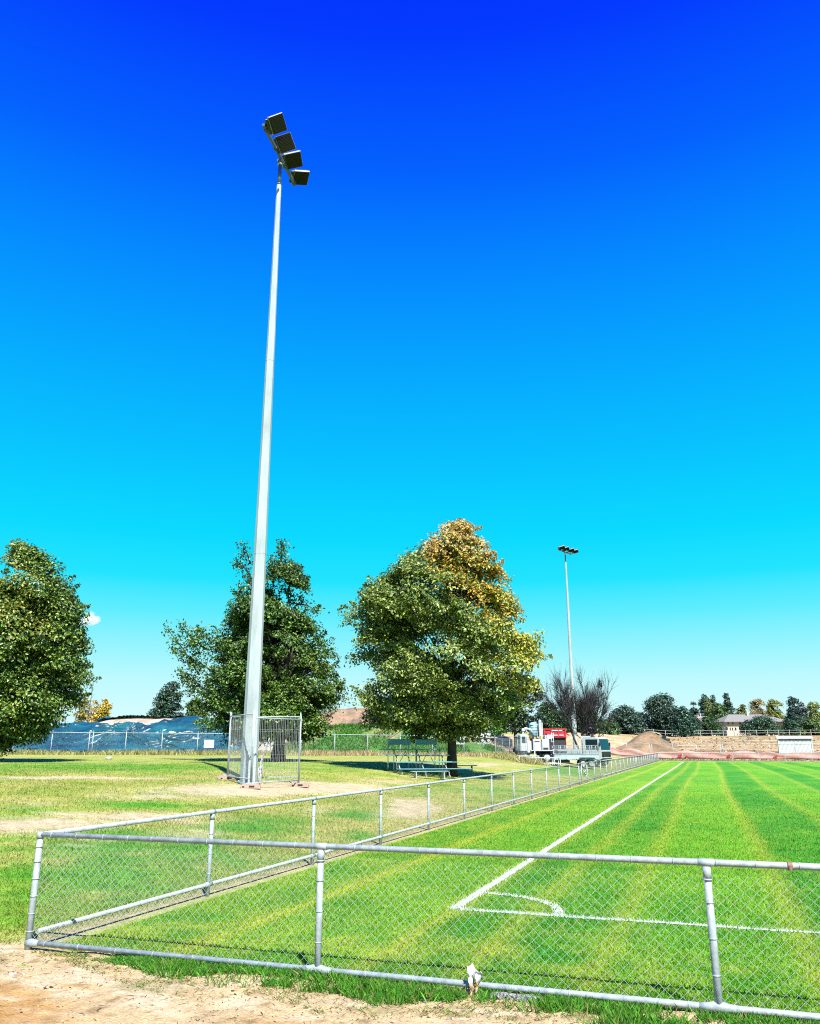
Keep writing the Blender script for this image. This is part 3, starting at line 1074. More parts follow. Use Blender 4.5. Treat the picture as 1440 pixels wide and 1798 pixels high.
def panel_meshes():
    w, h = SIDE - .08, 2.02
    mb = MB()
    mb.tube((0, 0, .02), (0, 0, 2.16), .021, .021, 10)
    mb.tube((w, 0, .02), (w, 0, 2.16), .021, .021, 10)
    mb.tube((0, 0, h), (w, 0, h), .019, .019, 10)
    mb.tube((0, 0, .12), (w, 0, .12), .019, .019, 10)
    fr = mb.mesh('frame', M_GALV)
    mb = MB()
    x_ = .075
    while x_ < w - .02:
        mb.tube((x_, 0, .12), (x_, 0, h), .0022, .0022, 4, cap=False)
        x_ += .075
    for z_ in (.42, .82, 1.22, 1.62):
        mb.tube((0, .004, z_), (w, .004, z_), .0018, .0018, 4, cap=False)
    return fr, mb.mesh('welded_mesh', M_WIRE)


fr_me, wm_me = panel_meshes()
for (pa, pb, lb) in [(Lp, Rp, 'back panel of the temporary fence, behind the near floodlight pole'), (Lp, Np, 'short looking left front panel of the temporary fence round the near floodlight pole'), (Np, Rp, 'right front panel of the temporary fence round the near floodlight pole')]:
    d = pb - pa
    zz = float(T((pa.x + pb.x) / 2, (pa.y + pb.y) / 2))
    d.normalize()
    o = thing('temporary_fence_panel', lb, 'fence panel', (pa.x + d.x * .04, pa.y + d.y * .04, zz + .06), math.atan2(d.y, d.x), 'temporary fence panels around the pole')
    place(fr_me, 'frame', o)
    place(wm_me, 'welded_mesh', o)
mb = MB()
prf = [(-.31, 0), (.31, 0), (.30, .06), (.22, .135), (-.22, .135), (-.30, .06)]
mb.prism(prf, -.115, .115)
foot_me = mb.mesh('foot_block', M_FOOT)
mb = MB()
mb.box((.05, -.117, .06), (.16, .012, .05))
mb.box((-.2, -.117, .05), (.06, .01, .04))
slot_me = mb.mesh('slot', M_DARK)
mb = MB()
mb.box((0, 0, .15), (.30, .05, .03))
mb.tube((-.12, -.03, .15), (-.28, -.12, .03), .012, .012, 6)
clamp_me = mb.mesh('clamp', M_GALV)
for (p_, rz, lb) in [(Lp, .5, 'pinkish fence foot block at the left corner of the temporary fence'), (Np, .06, 'pinkish fence foot block at the front corner of the temporary fence'), (Rp, -.1, 'pinkish fence foot block at the right corner of the temporary fence')]:
    o = thing('fence_foot', lb, 'fence foot', (p_.x, p_.y, float(T(p_.x, p_.y))), rz, 'feet of the temporary fence')
    place(foot_me, 'block', o)
    place(slot_me, 'slot', o)
    place(clamp_me, 'clamp', o)
# crumpled white plastic hanging inside the enclosure
vs_, fs_ = [], []
gx, gz = 8, 26
for j in range(gz):
    t = j / (gz - 1)
    for i in range(gx):
        s = i / (gx - 1) - .5
        wd = .16 + .07 * math.sin(t * 7)
        vs_.append((s * wd + .26 * t ** 2.2 + random.uniform(-.012, .012), .06 * math.sin(s * 14 + t * 20) + random.uniform(-.02, .02), .08 + 1.25 * t + random.uniform(-.015, .015)))
for j in range(gz - 1):
    for i in range(gx - 1):
        a = j * gx + i
        fs_.append((a, a + 1, a + gx + 1, a + gx))
mb = MB()
mb.add(vs_, fs_, True)
for k in range(9):
    a = Vector((.30 + random.uniform(-.12, .25), random.uniform(-.05, .05), 1.25 + random.uniform(-.18, .12)))
    b = a + Vector((random.uniform(-.1, .22), 0, random.uniform(-.22, .12)))
    mb.path([a, (a + b) / 2 + Vector((0, .02, .03)), b], [.03, .022, .008], 5)
o = mb.build('plastic_sheet', M_PLAST, None, (PX + .37, PY - .1, PZ))
o.scale = (.62, .8, .95)
o.modifiers.new('thick', 'SOLIDIFY').thickness = .006
tag(o, 'crumpled strip of white plastic sheet standing beside the near floodlight pole inside the temporary fence', 'plastic sheet')


# ------------------------------------------------------------------ trees
def leaf_mesh(name, P, Nrm, size, cols, aspect=.62, fold=.25):
    n = len(P)
    rnd = rng.normal(size=(n, 3))
    t = np.cross(Nrm, rnd)
    t /= np.linalg.norm(t, axis=1)[:, None] + 1e-9
    b = np.cross(Nrm, t)
    s = size[:, None]
    V = np.zeros((n, 4, 3))
    V[:, 0] = P - t * s * .5
    V[:, 1] = P + b * s * .5 * aspect + Nrm * s * fold * .5
    V[:, 2] = P + t * s * .5 - Nrm * s * .12
    V[:, 3] = P - b * s * .5 * aspect + Nrm * s * fold * .5
    idx = np.arange(n) * 4
    tri = np.concatenate([np.stack([idx, idx + 1, idx + 2], 1), np.stack([idx, idx + 2, idx + 3], 1)])
    return np_mesh(name, V.reshape(-1, 3), tri, M_LEAF, np.repeat(cols, 4, 0))


def unit(n):
    d = rng.normal(size=(n, 3))
    return d / np.linalg.norm(d, axis=1)[:, None]


def crown_points(prof, nl, lr, per, up=.5, depth=1.0, rmin=.25, hole=.0, sprigs=0, inset=.72):
    """prof: rows (z, left, right). Lobes of leaves filling the envelope. returns P, N, lobe centres, lobe ids"""
    prof = np.array(sorted(prof), float)
    z0, z1 = prof[0, 0], prof[-1, 0]
    zs = np.linspace(z0, z1, 200)
    wl = np.interp(zs, prof[:, 0], prof[:, 1])
    wr = np.interp(zs, prof[:, 0], prof[:, 2])
    pdf = np.clip(wl + wr, .05, None) ** 1.25
    cdf = np.cumsum(pdf)
    cdf /= cdf[-1]
    cz = np.interp(rng.random(nl), cdf, zs)
    th = rng.uniform(0, 2 * np.pi, nl)
    rho = rmin + (1 - rmin) * np.sqrt(rng.random(nl))
    L_ = np.interp(cz, prof[:, 0], prof[:, 1])
    R_ = np.interp(cz, prof[:, 0], prof[:, 2])
    mid = (R_ - L_) / 2
    half = (L_ + R_) / 2
    lrad = lr * rng.uniform(.55, 1.45, nl)
    lrad = np.minimum(lrad, half * .75 + .12)
    eff = np.clip(half - lrad * inset, 0.02, None) * rho
    cx = mid + eff * np.cos(th)
    cy = eff * np.sin(th) * depth
    cen = np.stack([cx, cy, cz], 1)
    reps = np.maximum((per * (lrad / lr) ** 2), 6).astype(int)
    idx = np.repeat(np.arange(nl), reps)
    d = unit(len(idx))
    d[:, 2] = np.where(d[:, 2] < -.35, -d[:, 2] * .6, d[:, 2])
    rr = lrad[idx] * (rng.uniform(.45, 1.08, len(idx)))
    P = cen[idx] + d * rr[:, None] * np.array([1, 1, .8])
    nz = noise3(P * (1.5 / lr), 3)
    gap = noise3(P * (.62 / lr) + 9.1, 14)
    keep = (nz > (.33 + hole)) & (gap > .30 + hole)
    P, d, idx = P[keep], d[keep], idx[keep]
    if sprigs:
        out_ = np.argsort(-rho + rng.random(nl) * .35)[:sprigs]
        sp_, sd_ = [], []
        for q in out_:
            o_ = cen[q] * np.array([1, 1, 0])
            o_ = o_ / (np.linalg.norm(o_) + 1e-6)
            dr = o_ * rng.uniform(.3, 1.0) + np.array([0, 0, rng.uniform(.1, 1.0)]) + rng.normal(size=3) * .25
            dr /= np.linalg.norm(dr)
            if cen[q][2] + lrad[q] * 1.4 > z1: dr = dr * np.array([1, 1, .3])
            m_ = int(per * .10)
            t_ = rng.random(m_)
            ln_ = lrad[q] * rng.uniform(1.05, 1.42) + .12
            sp_.append(cen[q] + dr * (ln_ * (.35 + .65 * t_))[:, None] + rng.normal(size=(m_, 3)) * (lrad[q] * .17 * (1.2 - t_))[:, None])
            sd_.append(np.repeat(dr[None], m_, 0))
        P = np.vstack([P] + sp_)
        d = np.vstack([d] + sd_)
    Nn = d * .8 + np.array([0, 0, up]) + rng.normal(size=d.shape) * .5
    Nn /= np.linalg.norm(Nn, axis=1)[:, None]
    return P, Nn, cen, idx


def limbs(mb, cen, ztop, zfork, r0, nlimb, trunk_x=0.0, z0=-.2, twigs=True, curve=.35, nn=8):
    """tapered trunk and limbs reaching into the lobes, joined into one mesh"""
    pts, rs = [], []
    for k in range(9):
        t = k / 8
        z = z0 + (ztop - z0) * t
        pts.append((trunk_x + .05 * r0 * 8 * math.sin(t * 3.1 + 1) * (t > 0) * .4, .04 * r0 * 8 * math.cos(t * 4), z))
        flare = 1.35 if k == 0 else 1.0
        rs.append(max(r0 * (1 - t) ** .8 * flare, .02))
    mb.path(pts, rs, 10)
    order = list(range(len(cen)))
    random.shuffle(order)
    for i in order[:nlimb]:
        c = Vector(cen[i])
        zs = zfork + (max(c.z - zfork, 0)) * random.uniform(.25, .6)
        zs = min(zs, ztop * .9)
        t = (zs - z0) / (ztop - z0)
        a = Vector((trunk_x, 0, zs))
        r = max(r0 * (1 - t) ** .8 * .42, .015)
        m = a.lerp(c, .5) + Vector((0, 0, -(c - a).length * .08 * curve))
        mb.path([a, a.lerp(m, .55), m, c], [r, r * .8, r * .6, r * .22], nn)
        if twigs:
            for q in range(3):
                e = c + Vector(rng.normal(size=3)) * .5
                mb.path([m.lerp(c, random.uniform(.2, .9)), e], [r * .28, .006], 4)
    return mb


def px_profile(rows, x0, D, base_z):
    out = []
    for (y, xl, xr) in rows:
        p = atD(x0, y, D)
        l = atD(xl, y, D)
        r = atD(xr, y, D)
        out.append((p.z - base_z, max(p.x - l.x, .02), max(r.x - p.x, .02)))
    return out


def green_cols(P, base, tips, rand=.35):
    n = len(P)
    t = rng.random(n)
    c = mixc(np.asarray(base), np.asarray(tips), t)
    return c * np.clip(np.exp(rng.normal(-.05, rand * 1.1, n)), .35, 2.2)[:, None]  # wide spread of leaf tones also imitates sunlit highlights


def reseed(label):
    global rng
    rng = np.random.default_rng(zlib.crc32(label.encode()))
    random.seed(zlib.crc32(label.encode()))


def big_tree(name, label, cat, x0, ybase, D, rows, nl, lr, per, leaf, colf, trunk_r, nlimb, zfork_px, extra=None, up=.5, trunk_top=.8, hole=0.0, depth=1.0, rmin=.25):
    reseed(label)
    b = atD(x0, ybase, D)
    bz = float(T(b.x, b.y))
    prof = px_profile(rows, x0, D, bz)
    root = thing(name, label, cat, (b.x, b.y, bz))
    P, Nn, cen, idx = crown_points(prof, nl, lr, per, up, depth, rmin, hole, 70)
    if extra is not None:
        Pe, Ne, ce = extra(bz)
        P = np.vstack([P, Pe])
        Nn = np.vstack([Nn, Ne])
    zf = atD(x0, zfork_px, D).z - bz
    ztop = prof[0][0] if prof[0][0] > prof[-1][0] else prof[-1][0]
    mb = MB()
    limbs(mb, cen, ztop * trunk_top, zf, trunk_r, nlimb)
    if extra is not None:
        for (a, c_) in ce:
            mb.path([a, (Vector(a) + Vector(c_)) / 2 + Vector((0, 0, .15)), c_], [.06, .035, .008], 6)
    mb.build('trunk', M_BARK, root)
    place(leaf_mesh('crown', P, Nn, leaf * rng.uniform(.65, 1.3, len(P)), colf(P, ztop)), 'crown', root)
    return root


# maple turning orange, right of centre
def col_maple(P, H):
    c = green_cols(P, (.06, .12, .018), (.24, .29, .06), .4)
    hz = P[:, 2] / H
    nz = noise3(P * .9, 4)
    a = np.clip((hz - .69) * 3.4 + (P[:, 0] - .6) * .10 + (nz - .5) * 2.0, 0, 1)
    a = np.where((P[:, 0] < -1.3), a * .15, a)
    right = np.clip((P[:, 0] - 1.7) * .55 + (hz - .42) * 1.3 + (nz - .5) * 2.2, 0, 1) * (hz > .3)
    o = rng.random(len(P))
    ocol = mixc(np.array([.46, .23, .02]), np.array([.52, .36, .04]), rng.random(len(P)))
    ocol = np.where((hz > .86)[:, None], mixc(np.array([.46, .27, .07]), np.array([.54, .38, .11]), rng.random(len(P))), ocol)
    c = np.where((o < a * .85)[:, None], ocol, c)
    ycol = mixc(np.array([.44, .38, .03]), np.array([.30, .30, .03]), rng.random(len(P)))
    c = np.where((o < right * .7)[:, None] & ~(o < a * .85)[:, None], ycol, c)
    return c


rows3 = [(925, 780, 835), (940, 755, 855), (958, 738, 866), (975, 712, 876), (1000, 688, 892), (1025, 660, 905), (1045, 634, 922), (1065, 606, 930), (1090, 592, 938), (1115, 586, 948),
         (1140, 590, 968), (1160, 596, 980), (1180, 606, 980), (1200, 618, 966), (1225, 618, 962), (1250, 612, 958), (1268, 622, 930), (1284, 660, 890), (1295, 720, 850)]
t3 = big_tree('maple_tree', 'large maple with orange and yellow top standing by the bleachers', 'tree', 793, 1362, 41, [(a + (5 if a < 1000 else 0), b + (8 if a > 1050 else 0), c - (10 if a > 1050 else 0)) for a, b, c in rows3], 290, .95, 760, .155, col_maple, .25, 45, 1275, depth=.92, rmin=.2, hole=.078)


def col_oak(P, H):
    c = green_cols(P, (.018, .060, .009), (.10, .18, .025), .45)
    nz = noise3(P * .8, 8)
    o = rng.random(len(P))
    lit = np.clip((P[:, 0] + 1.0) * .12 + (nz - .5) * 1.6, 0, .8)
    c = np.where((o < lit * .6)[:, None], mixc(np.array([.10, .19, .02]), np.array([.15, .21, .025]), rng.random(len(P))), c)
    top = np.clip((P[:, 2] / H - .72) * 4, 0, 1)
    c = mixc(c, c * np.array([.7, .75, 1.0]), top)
    return c


def oak_branch(bz):
    P, Nn, ce = [], [], []
    for (x1, y1, x2, y2, n_) in [(350, 1185, 290, 1100, 240), (352, 1150, 318, 1098, 200), (345, 1200, 312, 1178, 140), (345, 1165, 300, 1135, 170), (352, 1205, 330, 1215, 120), (360, 1140, 335, 1125, 260), (375, 1180, 330, 1160, 300), (372, 1130, 345, 1105, 240), (365, 1215, 322, 1190, 260), (440, 1010, 412, 985, 150), (440, 990, 425, 956, 160), (492, 1000, 496, 952, 320), (505, 1040, 515, 1010, 200), (470, 1060, 412, 1038, 180), (520, 1060, 560, 1075, 120), (450, 1050, 432, 1010, 220), (480, 1030, 478, 985, 260)]:
        a = atD(x1, y1, 48)
        b = atD(x2, y2, 48 + random.uniform(-1, 1))
        o = atD(487, 1336, 48)
        a = a - Vector((o.x, o.y, bz))
        b = b - Vector((o.x, o.y, bz))
        t = rng.random(n_) ** .8
        q = np.array(a)[None] * (1 - t)[:, None] + np.array(b)[None] * t[:, None] + rng.normal(size=(n_, 3)) * (.34 - .18 * t)[:, None]
        P.append(q)
        d = unit(n_) + np.array([0, 0, .4])
        Nn.append(d / np.linalg.norm(d, axis=1)[:, None])
        ce.append((a, b))
    return np.vstack(P), np.vstack(Nn), ce


rows2 = [(990, 470, 512), (1010, 448, 520), (1035, 430, 530), (1055, 408, 540), (1075, 392, 548), (1095, 380, 555), (1120, 370, 566), (1145, 358, 580), (1170, 350, 594), (1195, 346, 604), (1220, 344, 606), (1245, 346, 598), (1268, 352, 588), (1285, 365, 574), (1300, 392, 552), (1309, 420, 530)]
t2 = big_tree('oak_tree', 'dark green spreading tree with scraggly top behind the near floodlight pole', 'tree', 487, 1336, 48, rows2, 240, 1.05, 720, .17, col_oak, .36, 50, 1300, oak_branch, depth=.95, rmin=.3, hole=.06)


def col_left(P, H):
    c = green_cols(P, (.030, .080, .010), (.15, .22, .03), .45)
    nz = noise3(P * .9, 12)
    o = rng.random(len(P))
    c = np.where((o < np.clip((nz - .48) * 2 + (P[:, 2] / H - .6) * .7, 0, .45))[:, None], mixc(np.array([.17, .21, .025]), np.array([.26, .24, .035]), rng.random(len(P))), c)
    return c


rows1 = [(955, 0, 46), (970, -30, 62), (990, -50, 78), (1010, -75, 88), (1030, -92, 112), (1045, -105, 138), (1070, -118, 142), (1095, -128, 146), (1120, -135, 158), (1145, -140, 166), (1170, -142, 170), (1195, -140, 164), (1220, -135, 152), (1245, -128, 148), (1268, -118, 130), (1285, -105, 108), (1300, -95, 78), (1312, -85, 40), (1322, -85, 36), (1332, -70, 20)]
t1 = big_tree('plane_tree', 'big green tree with yellowing leaves at the left edge of the photo', 'tree', -34, 1340, 42, [(a + (10 if a < 1060 else 3), b, c if c < 40 else c - 27) for a, b, c in rows1], 250, 1.05, 720, .165, col_left, .34, 50, 1300, depth=.9, rmin=.2, hole=-.015)

# ------------------------------------------------------------------ background trees
def px_tree(name, label, x0, rows, D, nl, lr, per, leaf, base, tips, trunk_r=.18, up=.5, cat='tree', hole=None, group=None, nlimb=14, depth=.9, rmin=.15, bark=None, twigs=False, ground=None):
    reseed(label)
    if hole is None: hole = -.12 if name in ('cypress_tree', 'poplar_tree', 'conifer_tree') else -.03
    b = atD(x0, 1300, D)
    bz = float(T(b.x, b.y)) if ground is None else ground
    prof = px_profile(rows, x0, D, bz)
    zmin = min(p[0] for p in prof)
    if zmin > 1.2 * 2: pass
    root = thing(name, label, cat, (b.x, b.y, bz), 0, group)
    P, Nn, cen, idx = crown_points(prof, int(nl * 1.25), lr, per, up, depth, rmin, hole, 8)
    ok_ = P[:, 2] > .05
    P, Nn = P[ok_], Nn[ok_]
    mb = MB()
    H = max(p[0] for p in prof)
    limbs(mb, cen, H * .85, max(zmin, .3), trunk_r, nlimb, twigs=twigs, nn=5)
    mb.build('trunk', bark or M_BARK, root)
    place(leaf_mesh('crown', P, Nn, leaf * rng.uniform(.6, 1.35, len(P)), green_cols(P, base, tips, .35)), 'crown', root)
    return root


DKG, MDG = (.014, .045, .012), (.04, .09, .022)
BLG, BLG2 = (.016, .045, .028), (.05, .10, .06)
# left gap
px_tree('conifer_tree', 'dark pointed conifer behind the tarpaulin heap', 292, [(1194, 287, 297), (1208, 276, 308), (1222, 268, 314), (1240, 262, 320), (1256, 258, 322), (1275, 256, 324)], 118, 60, .9, 150, .30, BLG, (.04, .09, .05), .2, .3)
px_tree('broad_tree', 'small green tree just right of the dark conifer behind the heap', 340, [(1228, 332, 348), (1240, 322, 360), (1255, 318, 368), (1275, 318, 370)], 112, 40, .9, 120, .28, (.04, .09, .014), (.10, .16, .03), .16)
px_tree('poplar_tree', 'bright yellow poplar, rightmost of the group behind the left tree', 179, [(1228, 174, 184), (1240, 168, 189), (1255, 162, 190), (1268, 160, 190), (1280, 162, 188)], 128, 40, .7, 130, .26, (.42, .30, .03), (.50, .38, .06), .12, group='yellow poplars behind the soil heap')
px_tree('poplar_tree', 'pale pinkish yellow sparse poplar in the middle of the group behind the left tree', 161, [(1230, 156, 164), (1243, 152, 168), (1258, 150, 170), (1275, 150, 170)], 132, 26, .7, 80, .26, (.36, .27, .10), (.42, .30, .12), .12, group='yellow poplars behind the soil heap', hole=-.06)
px_tree('poplar_tree', 'greenish yellow poplar leftmost of the group, half behind the left tree', 143, [(1216, 138, 147), (1230, 132, 153), (1250, 126, 157), (1275, 126, 158)], 135, 32, .7, 110, .26, (.20, .20, .04), (.34, .26, .06), .12, group='yellow poplars behind the soil heap', hole=-.06)
px_tree('broad_tree', 'dark bushy tree low behind the left tree and boundary fence', 40, [(1250, 0, 80), (1265, -20, 95), (1285, -25, 100), (1300, -25, 100)], 100, 40, 1.2, 140, .3, DKG, MDG, .2)
px_tree('shrub', 'small reddish brown shrub behind the boundary fence at far left', 52, [(1278, 46, 58), (1285, 42, 62), (1295, 42, 62)], 78, 12, .4, 60, .16, (.18, .03, .02), (.26, .06, .04), .05, cat='shrub')
# behind the maple
px_tree('pine_tree', 'tall dark pine hidden behind the right half of the maple', 905, [(1165, 890, 925), (1185, 872, 945), (1205, 862, 955), (1235, 855, 962), (1260, 852, 965), (1285, 855, 962)], 118, 80, 1.3, 170, .34, (.006, .018, .007), (.018, .045, .014), .3)
px_tree('shrub', 'bright green bush low behind the right side of the maple', 872, [(1268, 868, 884), (1278, 862, 888), (1290, 860, 890)], 108, 16, .7, 90, .24, (.03, .12, .012), (.06, .17, .02), .08, cat='shrub')
px_tree('broad_tree', 'dark tree between the maple and the bare tree', 968, [(1238, 955, 985), (1252, 945, 992), (1270, 940, 995), (1290, 940, 995)], 165, 50, 1.5, 130, .40, DKG, MDG, .3)
px_tree('broad_tree', 'dark green tree directly behind the bare tree', 1020, [(1236, 1005, 1040), (1252, 992, 1052), (1270, 986, 1058), (1292, 986, 1058)], 172, 60, 1.6, 130, .42, DKG, MDG, .3)
px_tree('broad_tree', 'bluish green bushy tree left of the tall gum tree', 1100, [(1242, 1092, 1110), (1252, 1078, 1124), (1268, 1066, 1136), (1290, 1062, 1140)], 185, 70, 1.7, 130, .44, BLG, BLG2, .3)
px_tree('broad_tree', 'low mid green tree at the foot of the bare tree on its right', 1070, [(1262, 1064, 1080), (1275, 1056, 1088), (1292, 1054, 1090)], 178, 30, 1.4, 110, .42, (.025, .07, .016), (.06, .13, .03), .3)
px_tree('gum_tree', 'tall gum tree with billowing bluish crown behind the dirt mound', 1166, [(1225, 1150, 1180), (1234, 1136, 1196), (1246, 1130, 1204), (1260, 1128, 1206), (1275, 1132, 1202), (1292, 1130, 1206)], 192, 90, 1.7, 140, .42, BLG, (.06, .115, .07), .4)
px_tree('conifer_tree', 'dark bluish cedar just right of the gum tree', 1203, [(1241, 1198, 1208), (1254, 1190, 1216), (1268, 1184, 1222), (1290, 1180, 1226)], 186, 50, 1.5, 130, .42, (.014, .05, .03), (.04, .10, .06), .3, .25)
px_tree('cypress_tree', 'thin leaning bluish cypress left of the tiled house roof', 1223, [(1224, 1219, 1225), (1236, 1217, 1228), (1250, 1217, 1232), (1268, 1216, 1236)], 262, 26, 1.0, 110, .42, BLG, BLG2, .2, .3)
px_tree('cypress_tree', 'dark twin topped cypress above the tiled house roof', 1244, [(1222, 1238, 1248), (1232, 1234, 1254), (1248, 1231, 1258), (1268, 1230, 1260)], 258, 40, 1.2, 120, .44, (.012, .04, .02), (.035, .08, .04), .25, .3)
px_tree('poplar_tree', 'yellow green poplar between two dark cypresses', 1249, [(1226, 1246, 1252), (1240, 1243, 1256), (1258, 1241, 1258), (1280, 1240, 1260)], 246, 30, .9, 120, .40, (.08, .13, .02), (.16, .20, .03), .2, .3)
px_tree('cypress_tree', 'broad dark pointed cypress left of the yellow green tree row', 1258, [(1222, 1254, 1263), (1234, 1250, 1266), (1250, 1249, 1268), (1268, 1248, 1268)], 260, 34, 1.2, 120, .44, (.010, .035, .018), (.03, .07, .035), .25, .3)
px_tree('broad_tree', 'rounded green tree left of the long roofed house', 1268, [(1236, 1260, 1276), (1248, 1252, 1284), (1262, 1248, 1288), (1290, 1240, 1290)], 236, 60, 1.5, 130, .42, (.03, .08, .014), (.08, .14, .03), .3)
px_tree('cypress_tree', 'dark twin spired cypress directly behind the left roof end of the long house', 1283, [(1219, 1277, 1288), (1232, 1276, 1289), (1246, 1274, 1296), (1260, 1272, 1304), (1275, 1272, 1306)], 264, 46, 1.2, 120, .44, (.010, .032, .016), (.03, .07, .03), .25, .3)
px_tree('broad_tree', 'small yellowing tree behind the middle of the long roof', 1310, [(1238, 1306, 1314), (1248, 1300, 1318), (1262, 1298, 1320)], 262, 26, 1.2, 100, .42, (.10, .13, .03), (.18, .19, .05), .25)
px_tree('broad_tree', 'tan leaved rounded tree behind the long roof', 1337, [(1230, 1330, 1344), (1240, 1323, 1352), (1254, 1320, 1354), (1270, 1322, 1352)], 262, 46, 1.4, 130, .42, (.22, .17, .07), (.34, .27, .12), .25)
px_tree('broad_tree', 'yellow green rounded tree behind the right end of the long roof', 1366, [(1231, 1356, 1374), (1241, 1351, 1382), (1254, 1350, 1384), (1272, 1350, 1384)], 264, 50, 1.4, 130, .42, (.13, .17, .03), (.26, .27, .06), .25)
px_tree('pine_tree', 'tall tiered dark pine right of the long house', 1398, [(1221, 1394, 1404), (1230, 1391, 1411), (1240, 1387, 1412), (1256, 1384, 1415), (1275, 1382, 1420), (1292, 1382, 1422)], 240, 60, 1.3, 130, .42, (.010, .035, .024), (.03, .07, .05), .3, .2)
px_tree('broad_tree', 'dark purplish tree between the tall pine and the right edge', 1414, [(1236, 1408, 1424), (1248, 1404, 1428), (1268, 1402, 1430), (1290, 1402, 1430)], 248, 40, 1.4, 120, .42, (.014, .02, .03), (.035, .05, .055), .3)
px_tree('broad_tree', 'bright yellow green tree at the right edge behind the container', 1438, [(1234, 1430, 1446), (1246, 1424, 1452), (1264, 1420, 1456), (1292, 1418, 1458)], 228, 50, 1.4, 130, .42, (.07, .12, .02), (.20, .24, .04), .3)
# shrubs round the house
px_tree('shrub', 'large dark rounded shrub covering the right half of the house wall', 1340, [(1262, 1328, 1356), (1270, 1312, 1370), (1280, 1302, 1376), (1291, 1300, 1378)], 205, 60, 1.2, 130, .36, (.014, .055, .022), (.045, .10, .05), .15, cat='shrub')
px_tree('shrub', 'smaller dark shrub at the middle of the house wall', 1313, [(1267, 1309, 1320), (1276, 1304, 1324), (1291, 1298, 1326)], 203, 24, 1.0, 110, .34, (.012, .045, .02), (.04, .085, .045), .12, cat='shrub')
px_tree('shrub', 'low dark green shrub right of the house under the tall pine', 1388, [(1268, 1378, 1400), (1278, 1372, 1408), (1292, 1370, 1414)], 210, 36, 1.2, 120, .36, (.012, .05, .02), (.035, .085, .035), .15, cat='shrub')
px_tree('shrub', 'green shrub below the tiled house roof', 1228, [(1266, 1222, 1236), (1276, 1216, 1242), (1292, 1212, 1246)], 222, 30, 1.2, 120, .36, (.03, .09, .014), (.07, .15, .025), .15, cat='shrub')
for (xa, yt, D_, nm, lb, ba, ti) in [(1126, 1258, 196, 'shrub', 'dark shrub between the bluish bushy tree and the gum tree', DKG, MDG), (1178, 1262, 200, 'shrub', 'dark shrub under the right side of the gum tree', BLG, BLG2), (1213, 1256, 205, 'shrub', 'bluish shrub right of the cedar', BLG, BLG2), (1246, 1264, 216, 'shrub', 'dark shrub below the twin topped cypress', DKG, MDG), (1085, 1266, 190, 'shrub', 'dark green shrub just right of the bare tree', DKG, MDG), (1408, 1264, 216, 'shrub', 'dark shrub at the foot of the purplish tree near the right edge', DKG, BLG2), (1428, 1268, 214, 'shrub', 'green shrub low at the right edge behind the container', (.03, .09, .014), (.08, .14, .03)), (1040, 1262, 186, 'shrub', 'dark shrub behind the purple clump of the bare tree', DKG, MDG), (990, 1262, 182, 'shrub', 'dark shrub behind the red tipper truck', DKG, MDG)]:
    px_tree(nm, lb, xa, [(yt - 3, xa - 10, xa + 8), (yt + 8, xa - 24, xa + 22), (1292, xa - 30, xa + 30)], D_, 46, 1.3, 120, .40, ba, ti, .15, cat='shrub')
# trees beyond the frame edges, so that a step aside still shows trees
px_tree('broad_tree', 'dark green tree just beyond the right edge of the row', 1478, [(1232, 1468, 1490), (1250, 1458, 1500), (1290, 1452, 1506)], 235, 50, 1.6, 120, .46, DKG, MDG, .3)


